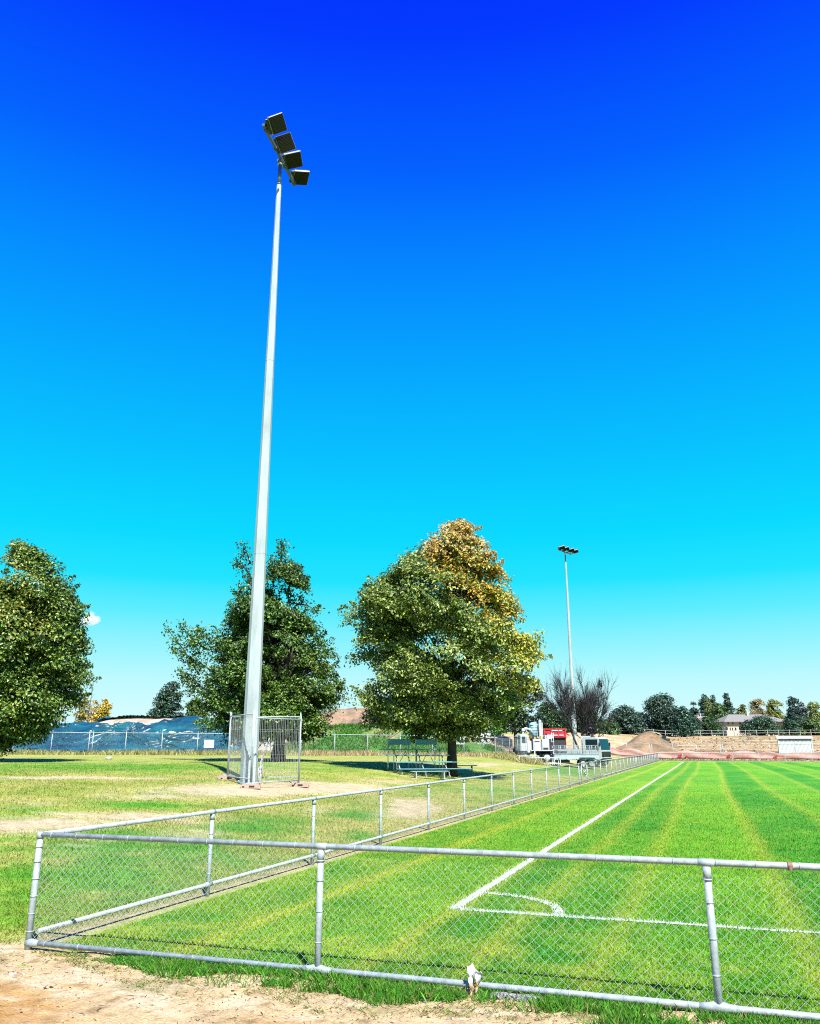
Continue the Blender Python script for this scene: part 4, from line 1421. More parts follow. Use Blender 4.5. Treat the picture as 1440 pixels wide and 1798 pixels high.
# bare tree with a clump of dark purple leaves
def bare_tree():
    D_ = 84
    b = atD(1024, 1312, D_)
    bz = float(T(b.x, b.y))
    root = thing('bare_tree', 'nearly leafless tree with a dark purple clump, behind the white flatbed truck', 'tree', (b.x, b.y, bz))
    H = atD(1024, 1190, D_).z - bz
    mb = MB()
    tips = []
    rr = random.Random(5)

    def grow(p, d, L, r, lvl):
        q = p + d * L
        m = p.lerp(q, .5) + Vector((rr.uniform(-1, 1), rr.uniform(-1, 1), rr.uniform(-.3, .6))) * L * .07
        mb.path([p, m, q], [max(r, .014), max(r * .85, .012), max(r * .66, .010)], 6 if lvl < 2 else 3)
        if lvl >= 5 or L < .22:
            tips.append(q)
            for k in range(5):
                e = q + (d * .6 + Vector((rr.gauss(0, .5), rr.gauss(0, .5), rr.gauss(.1, .35)))) * L * rr.uniform(.5, 1.3)
                mb.path([p.lerp(q, rr.random()), e], [.012, .006], 3)
            return
        n_ = 3 if lvl < 4 else 2
        for k in range(n_ + (rr.random() < .6)):
            a = Vector((rr.gauss(0, 1), rr.gauss(0, 1), rr.gauss(0, .6)))
            nd = (d + a * (.42 if lvl else .55) + Vector((0, 0, .12))).normalized()
            if nd.z < .05: nd.z = .08
            s_ = rr.uniform(.25, 1.0)
            grow(p.lerp(q, s_ if k else 1.0), nd.normalized(), L * rr.uniform(.62, .82), r * rr.uniform(.5, .66), lvl + 1)
    for k in range(6):
        t = k / 6 * 2 * math.pi + .4
        d = Vector((math.cos(t) * .72, math.sin(t) * .5, 1)).normalized()
        grow(Vector((.12 * math.cos(t), .1 * math.sin(t), -.1)), d, H * .31, .12, 1)
    # bring the outline to the seen size
    V = np.array([tuple(v) for v in mb.v])
    zmax = np.percentile(V[:, 2], 98)
    half = np.percentile(np.abs(V[:, 0]), 96)
    w_ = (atD(1068, 1240, D_).x - atD(970, 1240, D_).x) / 2
    mb.v = [(v[0] * w_ / half, v[1] * w_ / half, v[2] * H / zmax) for v in mb.v]
    mb.build('trunk', M_BARKG, root)
    c = atD(1034, 1236, D_) - Vector((b.x, b.y, bz))
    n_ = 900
    d = unit(n_)
    P = np.array(c) + d * rng.uniform(.1, 1, (n_, 1)) * np.array([.62, .6, .75])
    P2 = np.array(atD(1033, 1280, D_) - Vector((b.x, b.y, bz))) + unit(1500) * rng.uniform(.2, 1, (1500, 1)) * np.array([.85, .8, 1.7])
    P3 = np.array(atD(1053, 1200, D_) - Vector((b.x, b.y, bz))) + unit(160) * rng.uniform(.1, 1, (160, 1)) * np.array([.2, .2, .6])
    PT = np.array([(t.x * w_ / half, t.y * w_ / half, t.z * H / zmax) for t in tips])
    PT = PT[rng.random(len(PT)) < .35]
    P = np.vstack([P, P2, P3, PT])
    place(leaf_mesh('crown', P, unit(len(P)), .16 * rng.uniform(.6, 1.2, len(P)), mixc(np.array([.018, .010, .035]), np.array([.04, .03, .06]), rng.random(len(P)))), 'crown', root)


bare_tree()
# thin bare sapling behind the left heap
b = atD(152, 1275, 125)
bz = float(T(b.x, b.y))
st = thing('bare_tree', 'thin leafless sapling above the yellow poplars behind the soil heap', 'tree', (b.x, b.y, bz))
mb = MB()
H = atD(155, 1198, 125).z - bz
mb.path([(0, 0, 0), (.1, 0, H * .5), (.35, 0, H)], [.09, .05, .012], 5)
for k in range(16):
    z = H * random.uniform(.45, .95)
    mb.path([(.25 * z / H, 0, z), (.25 * z / H + random.uniform(-.7, .7), random.uniform(-.4, .4), z + random.uniform(.5, 1.2))], [.03, .008], 4)
mb.build('trunk', M_BARKG, st)


# ------------------------------------------------------------------ mounds
def mound(name, crest, Dc, Df, Db, colf, mat=M_SOIL, rough=.25, nx=110, ny=46, power=1.0, flat=.18, fs=.35, seed=5, kind=None, label=None, cat=None):
    """heap whose skyline runs through crest [(px, py)] at distance Dc, foot from Df to Db"""
    cx = np.array([c[0] for c in crest], float)
    cy = np.array([c[1] for c in crest], float)
    xs = np.linspace(cx[0], cx[-1], nx)
    ys = np.interp(xs, cx, cy)
    X = np.zeros((ny, nx))
    Y = np.zeros((ny, nx))
    Z = np.zeros((ny, nx))
    TT = np.zeros((ny, nx))
    for i in range(nx):
        top = atD(xs[i], ys[i], Dc)
        k = top.x / Dc
        for j in range(ny):
            t = j / (ny - 1)
            D_ = Df + (Db - Df) * t
            x_ = k * D_
            g_ = float(T(x_, D_)) - .05
            tc = (Dc - Df) / (Db - Df)
            s = t / tc if t < tc else (1 - t) / (1 - tc)
            s = min(s / (1 - flat), 1)
            s = (s * s * (3 - 2 * s)) * .45 + s * .55
            hh_ = max(top.z - g_, 0)
            X[j, i], Y[j, i], Z[j, i], TT[j, i] = x_, D_, g_ + hh_ * s ** power, s
    nz = fbm(X * fs, Y * fs, seed, 5) - .5
    Z = Z + nz * rough * 2 * np.clip(TT * 3, 0, 1)
    vs_ = np.stack([X.ravel(), Y.ravel(), Z.ravel()], 1)
    I, J = np.meshgrid(np.arange(nx - 1), np.arange(ny - 1))
    a = (J * nx + I).ravel()
    f = np.stack([a, a + 1, a + nx + 1, a + nx], 1)
    org = np.array([X.mean(), Y.mean(), 0])
    me = np_mesh(name, vs_ - org, f, mat, colf(X.ravel(), Y.ravel(), Z.ravel(), TT.ravel()), True)
    o = place(me, name, None, tuple(org))
    tag(o, label, cat, kind=kind)
    return X, Y, Z, TT, o


def soil_cols(a, b):
    def f(X, Y, Z, t):
        return mixc(np.array(a), np.array(b), np.clip((fbm(X * .8, Y * .8, 9, 4) - .35) * 3, 0, 1))
    return f


X, Y, Z, TT, o = mound('soil_heap', [(-60, 1312), (20, 1300), (60, 1290), (110, 1276), (150, 1272), (185, 1266), (240, 1264), (300, 1263), (340, 1262), (380, 1268), (420, 1280), (470, 1296), (520, 1318)], 86, 79.5, 96, soil_cols((.36, .32, .255), (.24, .205, .155)), rough=.22,
                       label='long heap of pale excavated soil behind the boundary fence, mostly under a dark blue tarpaulin', cat='soil heap')


def drape(name, label, X, Y, Z, TT, i0, i1, topf, lift=.16, thick=.02, jmin=0):
    """tarpaulin lying on the heap: same surface lifted, with swags and creases, cut at topf(i)"""
    ny, nx = X.shape
    us_ = np.linspace(i0, i1, (i1 - i0) * 8)
    NJ = 230
    tops = np.array([topf(a) for a in us_])
    AA = np.repeat(us_, NJ)
    SS = jmin + (np.repeat(tops, NJ) - jmin) * np.tile(np.linspace(0, 1, NJ), len(us_))
    ia = np.clip(AA.astype(int), 0, nx - 2)
    fa = AA - ia
    jj = SS * (ny - 1)
    ja = np.clip(jj.astype(int), 0, ny - 2)
    fj = jj - ja

    def S(G):
        return (G[ja, ia] * (1 - fa) + G[ja, ia + 1] * fa) * (1 - fj) + (G[ja + 1, ia] * (1 - fa) + G[ja + 1, ia + 1] * fa) * fj
    V = np.stack([S(X), S(Y), S(Z)], 1)
    n_u = len(us_)
    s = np.tile(np.linspace(0, 1, NJ), n_u)
    xx = V[:, 0]
    # creases fan out from a few anchor points along the upper edge
    zz = V[:, 2]
    d_ = np.zeros(len(V))
    wsum = np.zeros(len(V)) + 1e-6
    for k_, (ax, az, fq, am) in enumerate(CREASE):
        w_ = np.exp(-((xx - ax) / 2.4) ** 2)
        ang = np.arctan2(zz - az, xx - ax)
        rad = np.hypot(zz - az, xx - ax)
        if k_ % 2:      # folds fanning out of a pinched point
            ph = ang * fq * .7 + fbm(xx * .4, zz * .6, 7 + k_, 2) * 9
        else:           # sagging swags
            ph = (zz - .16 * (xx - ax) ** 2) * 3.6 + fbm(xx * .40, zz * .7, 17 + k_, 2) * 9
        d_ += w_ * (1 - np.abs(np.sin(ph))) ** 2.2 * am * 2.4 * np.clip(rad * .6, .2, 1)
        wsum += w_
    d_ = d_ / np.maximum(wsum, .6) + .30 * fbm(xx * .4, zz * .7, 33, 3)
    V[:, 1] -= d_ * .9 + lift
    V[:, 2] += d_ * .45 + lift
    I, J = np.meshgrid(np.arange(n_u - 1), np.arange(NJ - 1), indexing='ij')
    a = (I * NJ + J).ravel()
    f = np.stack([a, a + NJ, a + NJ + 1, a + 1], 1)
    org = V.mean(0)
    me = np_mesh(name, V - org, f, M_TARP, None, True)
    o = place(me, name, None, tuple(org))
    tag(o, label, 'tarpaulin')
    return o


hx = lambda px, py: (atD(px, py, 84).x, atD(px, py, 84).z)
CREASE = [(*hx(160, 1292), 16, .16), (*hx(225, 1290), 18, .14), (*hx(330, 1278), 20, .16), (*hx(95, 1285), 14, .12), (*hx(272, 1276), 16, .10), (*hx(385, 1285), 14, .10)]
tcen = (86 - 79.5) / (96 - 79.5)


def top_front(a):
    px = -60 + 580 * a / 109
    y = np.interp(px, [-60, 60, 110, 160, 230, 300, 325, 345, 520], [.98, .98, .90, .70, .62, .66, .84, 1.02, 1.02])
    return tcen * float(y) * (1 + .05 * math.sin(px * .09) + .02 * math.sin(px * .31))


heap_o = o
drape('tarpaulin', 'large creased dark blue tarpaulin covering the front of the soil heap', X, Y, Z, TT, 6, 92, top_front)


# the soil settles a little below the sheet so that it never breaks through
hv = heap_o.data.vertices
for j in range(TT.shape[0]):
    for i in range(6, 94):
        if j / (TT.shape[0] - 1) < top_front(i) - .02:
            hv[j * TT.shape[1] + i].co.z -= .35
            hv[j * TT.shape[1] + i].co.y += .25


def top_back(a):
    return tcen * 1.5


_X = drape('tarpaulin', 'narrow dark tarpaulin edge showing along the crest of the soil heap', X, Y, Z, TT, 44, 88, top_back, lift=.18, jmin=tcen * .93)
for k, (px, py, lb) in enumerate([(253, 1299, 'white sandbag on the tarpaulin left of the middle fence posts'), (301, 1287, 'white sandbag on the tarpaulin fold right of the middle'), (359, 1280, 'white sandbag high on the right end of the tarpaulin'), (235, 1265, 'pale stone lying on the crest of the soil heap')]):
    D_ = 81.5 if k < 2 else 83.2
    if k == 3: D_ = 85
    p = atD(px, py, D_)
    mb = MB()
    vs_, fs_ = [], []
    for i in range(7):
        ph = math.pi * i / 6
        for j in range(10):
            t = 2 * math.pi * j / 10
            vs_.append((.27 * math.copysign(abs(math.cos(t)) ** .7, math.cos(t)) * math.sin(ph) ** .6, .17 * math.copysign(abs(math.sin(t)) ** .7, math.sin(t)) * math.sin(ph) ** .6, .16 * math.cos(ph) * (1 + .1 * math.sin(t * 3))))
    for i in range(6):
        for j in range(10):
            fs_.append((i * 10 + j, (i + 1) * 10 + j, (i + 1) * 10 + (j + 1) % 10, i * 10 + (j + 1) % 10))
    mb.add(vs_, fs_, True)
    if k < 3:
        r_ = thing('sandbag', lb, 'sandbag', p, random.uniform(-.5, .5), 'sandbags holding the tarpaulin')
        mb.build('bag', M_BAG, r_)
        MB().tube((.24, 0, .03), (.36, .02, .05), .05, .07, 8).build('tied_neck', M_BAG, r_)
    else:
        o = mb.build('stone', M_PALESTONE, None, p)
        tag(o, lb, 'stone')


def weed_under(X, Y, Z, t):
    n = fbm(X * .5, Y * .5, 12, 4)
    g = np.clip(1.35 - t * .75 + (n - .5) * 1.6, 0, 1)
    return mixc(np.array([.30, .21, .12]), np.array([.04, .13, .012]), g)


Xw, Yw, Zw, TTw, o = mound('earth_bank', [(480, 1318), (520, 1300), (560, 1282), (600, 1276), (660, 1275), (720, 1276), (760, 1288), (800, 1300), (840, 1306), (885, 1322)], 88, 80, 98, weed_under, rough=.2, kind='structure', label='low earth bank behind the boundary fence')
# weeds on the bank
n = 16000
i = rng.integers(0, Xw.shape[1] - 1, n)
j = rng.integers(0, int(Xw.shape[0] * .62), n)
fi, fj = rng.random(n), rng.random(n)
wx_ = Xw[j, i] + (Xw[j, i + 1] - Xw[j, i]) * fi
wy_ = Yw[j, i] + (Yw[j + 1, i] - Yw[j, i]) * fj
wz_ = Zw[j, i] * (1 - fj) + Zw[j + 1, i] * fj
nn_ = fbm(wx_ * .45, wy_ * .45, 12, 4)
ok = (nn_ > .40) & (TTw[j, i] < 1.01)
wx_, wy_, wz_ = wx_[ok], wy_[ok], wz_[ok]
n = len(wx_)
left_dry = np.clip((-8.5 - wx_) * .25, 0, 1)
c = mixc(np.array([.020, .12, .010]), np.array([.07, .20, .018]), np.clip(rng.normal(.5, .3, n), 0, 1))
c = mixc(c, np.array([.16, .17, .03]), left_dry * rng.random(n))
h = rng.uniform(.18, .5, n)
me = blades_mesh('weeds', wx_, wy_, wz_ - .02, h, .03 * rng.uniform(.6, 1.5, n), .22 * np.ones(n), c, vary=.45)
o = place(me, 'weeds', None)
tag(o, 'bright green tall weeds covering the low earth bank', 'weeds', kind='stuff')

mound('dry_hill', [(480, 1300), (540, 1262), (580, 1248), (620, 1244), (680, 1245), (740, 1250), (800, 1258), (850, 1275), (900, 1300)], 128, 112, 150, soil_cols((.25, .17, .10), (.12, .085, .06)), rough=.6, kind='structure', label='dry brown hill of earth between the two big trees')
mound('dirt_mound', [(1078, 1312), (1092, 1308), (1105, 1302), (1114, 1295), (1123, 1288), (1132, 1284), (1144, 1283), (1155, 1289), (1165, 1297), (1176, 1304), (1190, 1310)], 132, 124, 141, soil_cols((.23, .155, .085), (.13, .088, .045)), rough=.3, nx=60, ny=36, flat=.05, label='pointed brown dirt mound on the building site beyond the far fence', cat='dirt mound')
mound('spoil_bank', [(700, 1306), (760, 1292), (840, 1288), (900, 1291), (960, 1290), (1010, 1287), (1060, 1289), (1110, 1296)], 140, 126, 165, soil_cols((.40, .31, .18), (.30, .21, .10)), rough=.25, kind='structure', label='low buff spoil bank across the building site')
for k, (px, w_, lb) in enumerate([(1330, 16, 'low dark spoil heap behind the far fence in the middle'), (1368, 14, 'low dark spoil heap beside the white container'), (1293, 8, 'small dark spoil heap left of the larger one behind the far fence')]):
    mound('spoil_heap', [(px - w_, 1324), (px - w_ * .4, 1320.5), (px, 1319), (px + w_ * .5, 1321), (px + w_, 1324)], 122, 120, 125, soil_cols((.16, .12, .08), (.06, .045, .035)), rough=.12, nx=30, ny=16, label=lb, cat='spoil heap')
# pile of broken timber on the terrace
b = atD(1311, 1301, 165)
mb = MB()
for k in range(26):
    a = Vector((random.uniform(-1.6, 1.6), random.uniform(-.8, .8), random.uniform(0, .9)))
    mb.path([a, a + Vector((random.uniform(-1, 1), random.uniform(-.5, .5), random.uniform(-.2, .8)))], [.07, .05], 5)
o = mb.build('timber_pile', surf('old_timber', (.34, .28, .2), .9, 0, .5, 4), None, (b.x, b.y, float(T(b.x, b.y))))
tag(o, 'pile of broken timber on the terrace below the house', 'timber pile')


# ------------------------------------------------------------------ tall boundary fences
def tall_fence(label, p0, p1, bays, h=1.75, wires=True, skip_posts=()):
    p0 = Vector((p0[0], p0[1], 0))
    p1 = Vector((p1[0], p1[1], 0))
    L_ = (p1 - p0).length
    rz = math.atan2(p1.y - p0.y, p1.x - p0.x)
    root = thing('boundary_fence', label, 'fence', (p0.x, p0.y, 0), rz)
    bw = L_ / bays
    zs = [float(T(*(p0.lerp(p1, k / bays).xy))) for k in range(bays + 1)]
    mb = MB()
    for k in range(bays):
        mb.tube((k * bw, 0, zs[k] + h), ((k + 1) * bw, 0, zs[k + 1] + h), .032, .032, 8)
    mb.build('top_rail', M_GALV, root)
    mp_ = MB()
    mp_.tube((0, 0, -.2), (0, 0, h + .10), .036, .036, 8)
    mp_.tube((0, 0, h + .06), (0, 0, h + .16), .042, .02, 8)
    pme = mp_.mesh('post', M_GALV)
    cme = chain_mesh('chain_link', bw, .04, h, .055, .05, .0017, 3)
    for k in range(bays + 1):
        place(pme, 'post', root, (k * bw, 0, zs[k]))
        if k in (2, 5, 9, 13):
            place(pme, 'post', root, (k * bw + .28, 0, zs[k]))
        if k < bays:
            o_ = place(cme, 'chain_link', root, (k * bw, .03, zs[k]))
            o_.rotation_euler = (0, -math.atan2(zs[k + 1] - zs[k], bw), 0)
    return root


pa = atD(40 - 65 * 8, 1328, 64)
pb = atD(870, 1330, 75.5)
tall_fence('tall chain link boundary fence in front of the soil heap and weed bank', (pa.x, pa.y), (pb.x, pb.y), 21, 1.72)
q0 = W(-7.3, 113.0)
q1 = W(-7.3 + 72, 113.0)
tall_fence('tall chain link fence with a top rail beyond the far end of the field', q0, q1, 24, 1.85)
# return of the boundary fence towards the trucks: steel mesh panels
pc = atD(925, 1335, 66)
rz = math.atan2(pc.y - pb.y, pc.x - pb.x)
Lr = math.hypot(pc.x - pb.x, pc.y - pb.y)
npan = 4
for k in range(npan):
    f0 = k / npan
    x_, y_ = pb.x + (pc.x - pb.x) * f0, pb.y + (pc.y - pb.y) * f0
    o = thing('temporary_fence_panel', ['mesh fence panel at the left end of the row beside the white drilling truck', 'second mesh fence panel from the boundary fence corner, left of the drilling truck', 'third mesh fence panel from the boundary fence corner, left of the drilling truck', 'mesh fence panel nearest to the white drilling truck'][k], 'fence panel', (x_, y_, float(T(x_, y_)) + .05), rz, 'mesh panels left of the drilling truck')
    s_ = Lr / npan / SIDE
    for me_, nm in ((fr_me, 'frame'), (wm_me, 'welded_mesh')):
        q = place(me_, nm, o)
        q.scale = (s_, 1, .86)

# sign on the boundary fence
p = atD(367, 1306, 67.2)
sg = thing('site_sign', 'blank looking white rectangular sign fixed to the boundary fence under the dark green tree', 'sign', p)
MB().box((0, 0, 0), (.78, .02, .58), bev=.006).build('board', M_SIGN, sg)
mb = MB()
for sx in (-.3, .3):
    mb.box((sx, .03, .2), (.05, .06, .04))
    mb.box((sx, .03, -.2), (.05, .06, .04))
mb.build('bracket', M_GALV, sg)

# tall dry grass at the foot of the boundary fence
n = 15000
t = rng.random(n)
x_ = pa.x + (pb.x - pa.x) * t
y_ = pa.y + (pb.y - pa.y) * t + rng.normal(.4, .8, n)
ok = rng.random(n) < (.35 + fbm(x_ * .4, y_ * .4, 44, 3))
x_, y_ = x_[ok], y_[ok]
n = len(x_)
c = mixc(np.array([.42, .36, .16]), np.array([.24, .26, .06]), np.clip(rng.random(n) * 1.2 - .1 + np.where(x_ < -10, .1, -.25), 0, 1))
c = np.where((x_ > -9)[:, None], c * np.array([1.15, 1.0, 1.25]), c)
me = blades_mesh('dry_grass', x_, y_, T(x_, y_), rng.uniform(.2, .55, n) * (.6 + .6 * fbm(x_ * .3, y_ * .3, 8, 2)), .022 * rng.uniform(.6, 1.4, n), .16 * np.ones(n), c, vary=.3)
tag(place(me, 'dry_grass', None), 'tall straw coloured grass along the foot of the boundary fence', 'grass', kind='stuff')
# the same along the trucks' panels
n = 3500
t = rng.random(n)
x_ = pb.x + (pc.x - pb.x) * t * 1.15 + rng.normal(0, .5, n)
y_ = pb.y + (pc.y - pb.y) * t * 1.15 - np.abs(rng.normal(.2, .7, n))
c = mixc(np.array([.45, .38, .18]), np.array([.28, .27, .07]), rng.random(n))
me = blades_mesh('dry_grass', x_, y_, T(x_, y_), rng.uniform(.2, .6, n), .022 * rng.uniform(.6, 1.4, n), .16 * np.ones(n), c, vary=.3)
tag(place(me, 'dry_grass', None), 'tall straw coloured grass along the mesh panels left of the drilling truck', 'grass', kind='stuff')

# orange plastic safety mesh on the far tall fence
ns = 150
vs_, fs_ = [], []
for i in range(ns + 1):
    u_ = -7.0 + 72 * i / ns
    ht = .82 + .12 * math.sin(i * .37) + .10 * math.sin(i * .9 + 1) - (.25 if i % 37 in (3, 4) else 0)
    for j in range(6):
        t_ = j / 5
        x_, y_ = W(u_, 112.8 - .08 * math.sin(i * .5 + j) - .12 * (1 - t_))
        vs_.append((x_, y_, float(T(x_, y_)) + .06 + ht * t_))
for i in range(ns):
    for j in range(5):
        a = i * 6 + j
        fs_.append((a, a + 6, a + 7, a + 1))
mb = MB()
mb.add(vs_, fs_, True)
net = thing('safety_mesh', 'long pinkish orange plastic barrier mesh tied along the foot of the tall far fence', 'barrier', (0, 0, 0))
o = mb.build('mesh_sheet', M_NET, net)
o.modifiers.new('thick', 'SOLIDIFY').thickness = .02
mb = MB()
for u_ in (2.5, 3.4, 8.6, 14.2, 21, 27.5, 33, 40):
    mb = MB()
    x_, y_ = W(u_, 112.62)
    zb = float(T(x_, y_)) + random.uniform(.25, .6)
    mb.box((x_, y_, zb), (random.uniform(.2, .6), .03, random.uniform(.08, .3)), Euler((0, random.uniform(-.6, .6), -A)).to_matrix())
    mb.build('torn_patch', M_RED, net)
# dark grass fringe beyond the far fence
n = 2600
u_ = rng.uniform(0, 66, n)
v_ = rng.normal(109.6, .5, n)
x_, y_ = W(u_, v_)
me = blades_mesh('rough_grass', x_, y_, T(x_, y_), rng.uniform(.08, .28, n), .05 * rng.uniform(.6, 1.4, n), .12 * np.ones(n), mixc(np.array([.04, .10, .02]), np.array([.2, .2, .07]), rng.random(n)))
tag(place(me, 'rough_grass', None), 'rough green grass fringe between the far fence and the orange mesh', 'grass', kind='stuff')

# rubble on the building site
n = 2600
u = rng.uniform(-8, 95, n)
v = 112 + 70 * rng.random(n) ** 1.3
r = rng.uniform(.05, .22, n)
V = octa[None] * r[:, None, None] * rng.uniform(.6, 1.4, (n, 6, 1))
x_, y_ = W(u, v)
V += np.stack([x_, y_, T_uv(u, v) + r * .2], 1)[:, None]
Fc = (fo[None] + (np.arange(n) * 6)[:, None, None]).reshape(-1, 3)
cc = np.where((rng.random(n) < .5)[:, None], np.array([.07, .05, .03]), np.where((rng.random(n) < .5)[:, None], np.array([.45, .40, .30]), np.array([.26, .18, .09])))
tag(place(np_mesh('rubble', V.reshape(-1, 3), Fc, M_STONE, np.repeat(cc, 6, 0)), 'rubble', None), 'stones and clods scattered over the building site', 'rubble', kind='stuff')

# post and wire fence in front of the far trees
p0, p1 = atD(1085, 1290, 182), atD(1480, 1290, 196)
wf = thing('wire_fence', 'far post and wire fence along the foot of the trees beyond the building site', 'fence', (p0.x, p0.y, 0), math.atan2(p1.y - p0.y, p1.x - p0.x))
L_ = math.hypot(p1.x - p0.x, p1.y - p0.y)
mb = MB()
kk = 20
zs = [float(T(p0.x + (p1.x - p0.x) * k / kk, p0.y + (p1.y - p0.y) * k / kk)) for k in range(kk + 1)]
for h_ in (1.25, .7):
    for k in range(kk):
        mb.tube((L_ * k / kk, 0, zs[k] + h_), (L_ * (k + 1) / kk, 0, zs[k + 1] + h_), .03, .03, 5)
mb.build('wires', M_WIRE, wf)
pme = MB().box((0, 0, .65), (.12, .12, 1.5)).mesh('post', surf('grey_timber', (.3, .29, .26), .9))
for k in range(kk + 1):
    place(pme, 'post', wf, (L_ * k / kk, 0, zs[k]))


# ------------------------------------------------------------------ bleachers under the maple
M_SEATB = surf('blue_green_aluminium', (.10, .26, .29), .45, 0, .3, 8)


def bleacher():
    b = atD(740, 1362, 38.6)
    bz = float(T(b.x, b.y)) - .02
    root = thing('bleacher', 'small aluminium bleacher with two blue backrests under the maple', 'bleacher', (b.x + .12, b.y, bz), R(14))
    Wd = 3.0
    tiers = [(.0, .34), (.55, .62), (1.1, .92), (1.65, 1.18)]      # y back, seat height
    for k, (yy, zz) in enumerate(tiers):
        mb = MB()
        off = .55 - .25 * k
        for q in range(2):
            mb.box((off, yy + q * .15, zz), (Wd + (.4 if k == 0 else 0), .135, .035), bev=.006)
        mb.build('seat_plank', M_SEATB, root)
        if k:
            mb = MB()
            mb.box((off, yy - .24, zz - .28), (Wd, .2, .03), bev=.005)
            mb.build('foot_plank', M_SEATB, root)
    for k, sx in enumerate((-1.0, .1, 1.2)):
        mb = MB()
        mb.tube((sx, -.1, .03), (sx, 1.85, .03), .024, .024, 8)
        for (yy, zz) in tiers:
            mb.tube((sx, yy + .06, .02), (sx, yy + .06, zz - .02), .022, .022, 8)
        mb.tube((sx, 0, .06), (sx, 1.7, 1.14), .02, .02, 8)
        mb.tube((sx, 1.75, .03), (sx, .6, .58), .018, .018, 8)
        mb.build('side_frame', M_WHITE if k == 0 else M_GALV, root)
    mb = MB()
    for a_, b_ in ((-1.0, .1), (.1, 1.2)):
        mb.tube((a_, 1.72, .05), ((a_ + b_) / 2, 1.72, 1.1), .016, .016, 6)
        mb.tube((b_, 1.72, .05), ((a_ + b_) / 2, 1.72, 1.1), .016, .016, 6)
    mb.build('cross_brace', M_GALV, root)
    for (x0_, x1_) in ((-1.25, -.13), (.1, 1.15)):
        mb = MB()
        mb.box(((x0_ + x1_) / 2, 1.95, 1.52), (x1_ - x0_, .10, .25), bev=.045)
        bk = mb.build('backrest', M_BLUESEAT, root)
        mb = MB()
        mb.tube((x0_ + .03, 1.98, .02), (x0_ + .03, 1.98, 1.5), .022, .022, 8)
        mb.tube((x1_ - .08, 1.98, .02), (x1_ - .08, 1.98, 1.5), .022, .022, 8)
        mb.box((x0_ + .005, 1.95, 1.52), (.035, .12, .27), bev=.01)
        mb.build('backrest_post', M_WHITE, bk)
    mb = MB()
    mb.tube((-1.25, 1.98, .03), (-.8, -.15, .03), .022, .022, 8)
    mb.build('base_rail', M_WHITE, root)
    # plain park bench seen to the right of the trunk
    bb = atD(815, 1358, 42.5)
    r2 = thing('bench', 'low grey backless bench right behind the maple trunk', 'bench', (bb.x - .3, bb.y, float(T(bb.x, bb.y))), R(8))
    mb = MB()
    for q in (-1, 1):
        mb.box((0, q * .09, .46), (1.9, .16, .04), bev=.008)
    mb.build('seat', M_ALU, r2)
    for sx in (-.7, .7):
        mb = MB()
        mb.tube((sx, -.1, 0), (sx, -.1, .44), .022, .022, 8)
        mb.tube((sx, .1, 0), (sx, .1, .44), .022, .022, 8)
        mb.build('leg', M_GALV, r2)
    # picnic table in front of the bleacher
    bb = atD(760, 1366, 37.6)
    r3 = thing('bench', 'low pale bench in the shade at the front of the bleacher', 'bench', (bb.x - .15, bb.y - .1, float(T(bb.x, bb.y))), R(20))
    mb = MB()
    for q in (-1, 1):
        mb.box((0, q * .085, .33), (1.7, .155, .035), bev=.008)
    mb.build('seat', M_ALU, r3)
    for sx in (-.65, .65):
        mb = MB()
        mb.box((sx, 0, .16), (.05, .3, .30), bev=.01)
        mb.box((sx, 0, .02), (.12, .42, .04), bev=.01)
        mb.build('leg', M_GALV, r3)


bleacher()


# ------------------------------------------------------------------ vehicles
def wheel(parent, loc, r, w, side_y=-1, name='wheel'):
    mb = MB()
    pr = [(r * .62, -w / 2), (r * .9, -w / 2), (r, -w * .32), (r, w * .32), (r * .9, w / 2), (r * .62, w / 2)]
    n_ = 20
    vs_, fs_ = [], []
    for i in range(n_):
        t = 2 * math.pi * i / n_
        for (q, yy) in pr:
            vs_.append((q * math.cos(t), yy, q * math.sin(t)))
    m_ = len(pr)
    for i in range(n_):
        for k in range(m_):
            fs_.append((i * m_ + k, i * m_ + (k + 1) % m_, ((i + 1) % n_) * m_ + (k + 1) % m_, ((i + 1) % n_) * m_ + k))
    mb.add(vs_, fs_, True)
    ty = mb.build(name, M_TYRE, parent, loc)
    mb = MB()
    mb.tube((0, -w * .36, 0), (0, w * .36, 0), r * .63, r * .63, 18)
    mb.tube((0, side_y * w * .36, 0), (0, side_y * w * .52, 0), r * .2, r * .16, 10)
    for k in range(6):
        t = k * math.pi / 3
        mb.tube((r * .42 * math.cos(t), side_y * w * .35, r * .42 * math.sin(t)), (r * .42 * math.cos(t), side_y * w * .40, r * .42 * math.sin(t)), r * .07, r * .07, 6)
    mb.build('rim', M_WHITE, ty)
    return ty


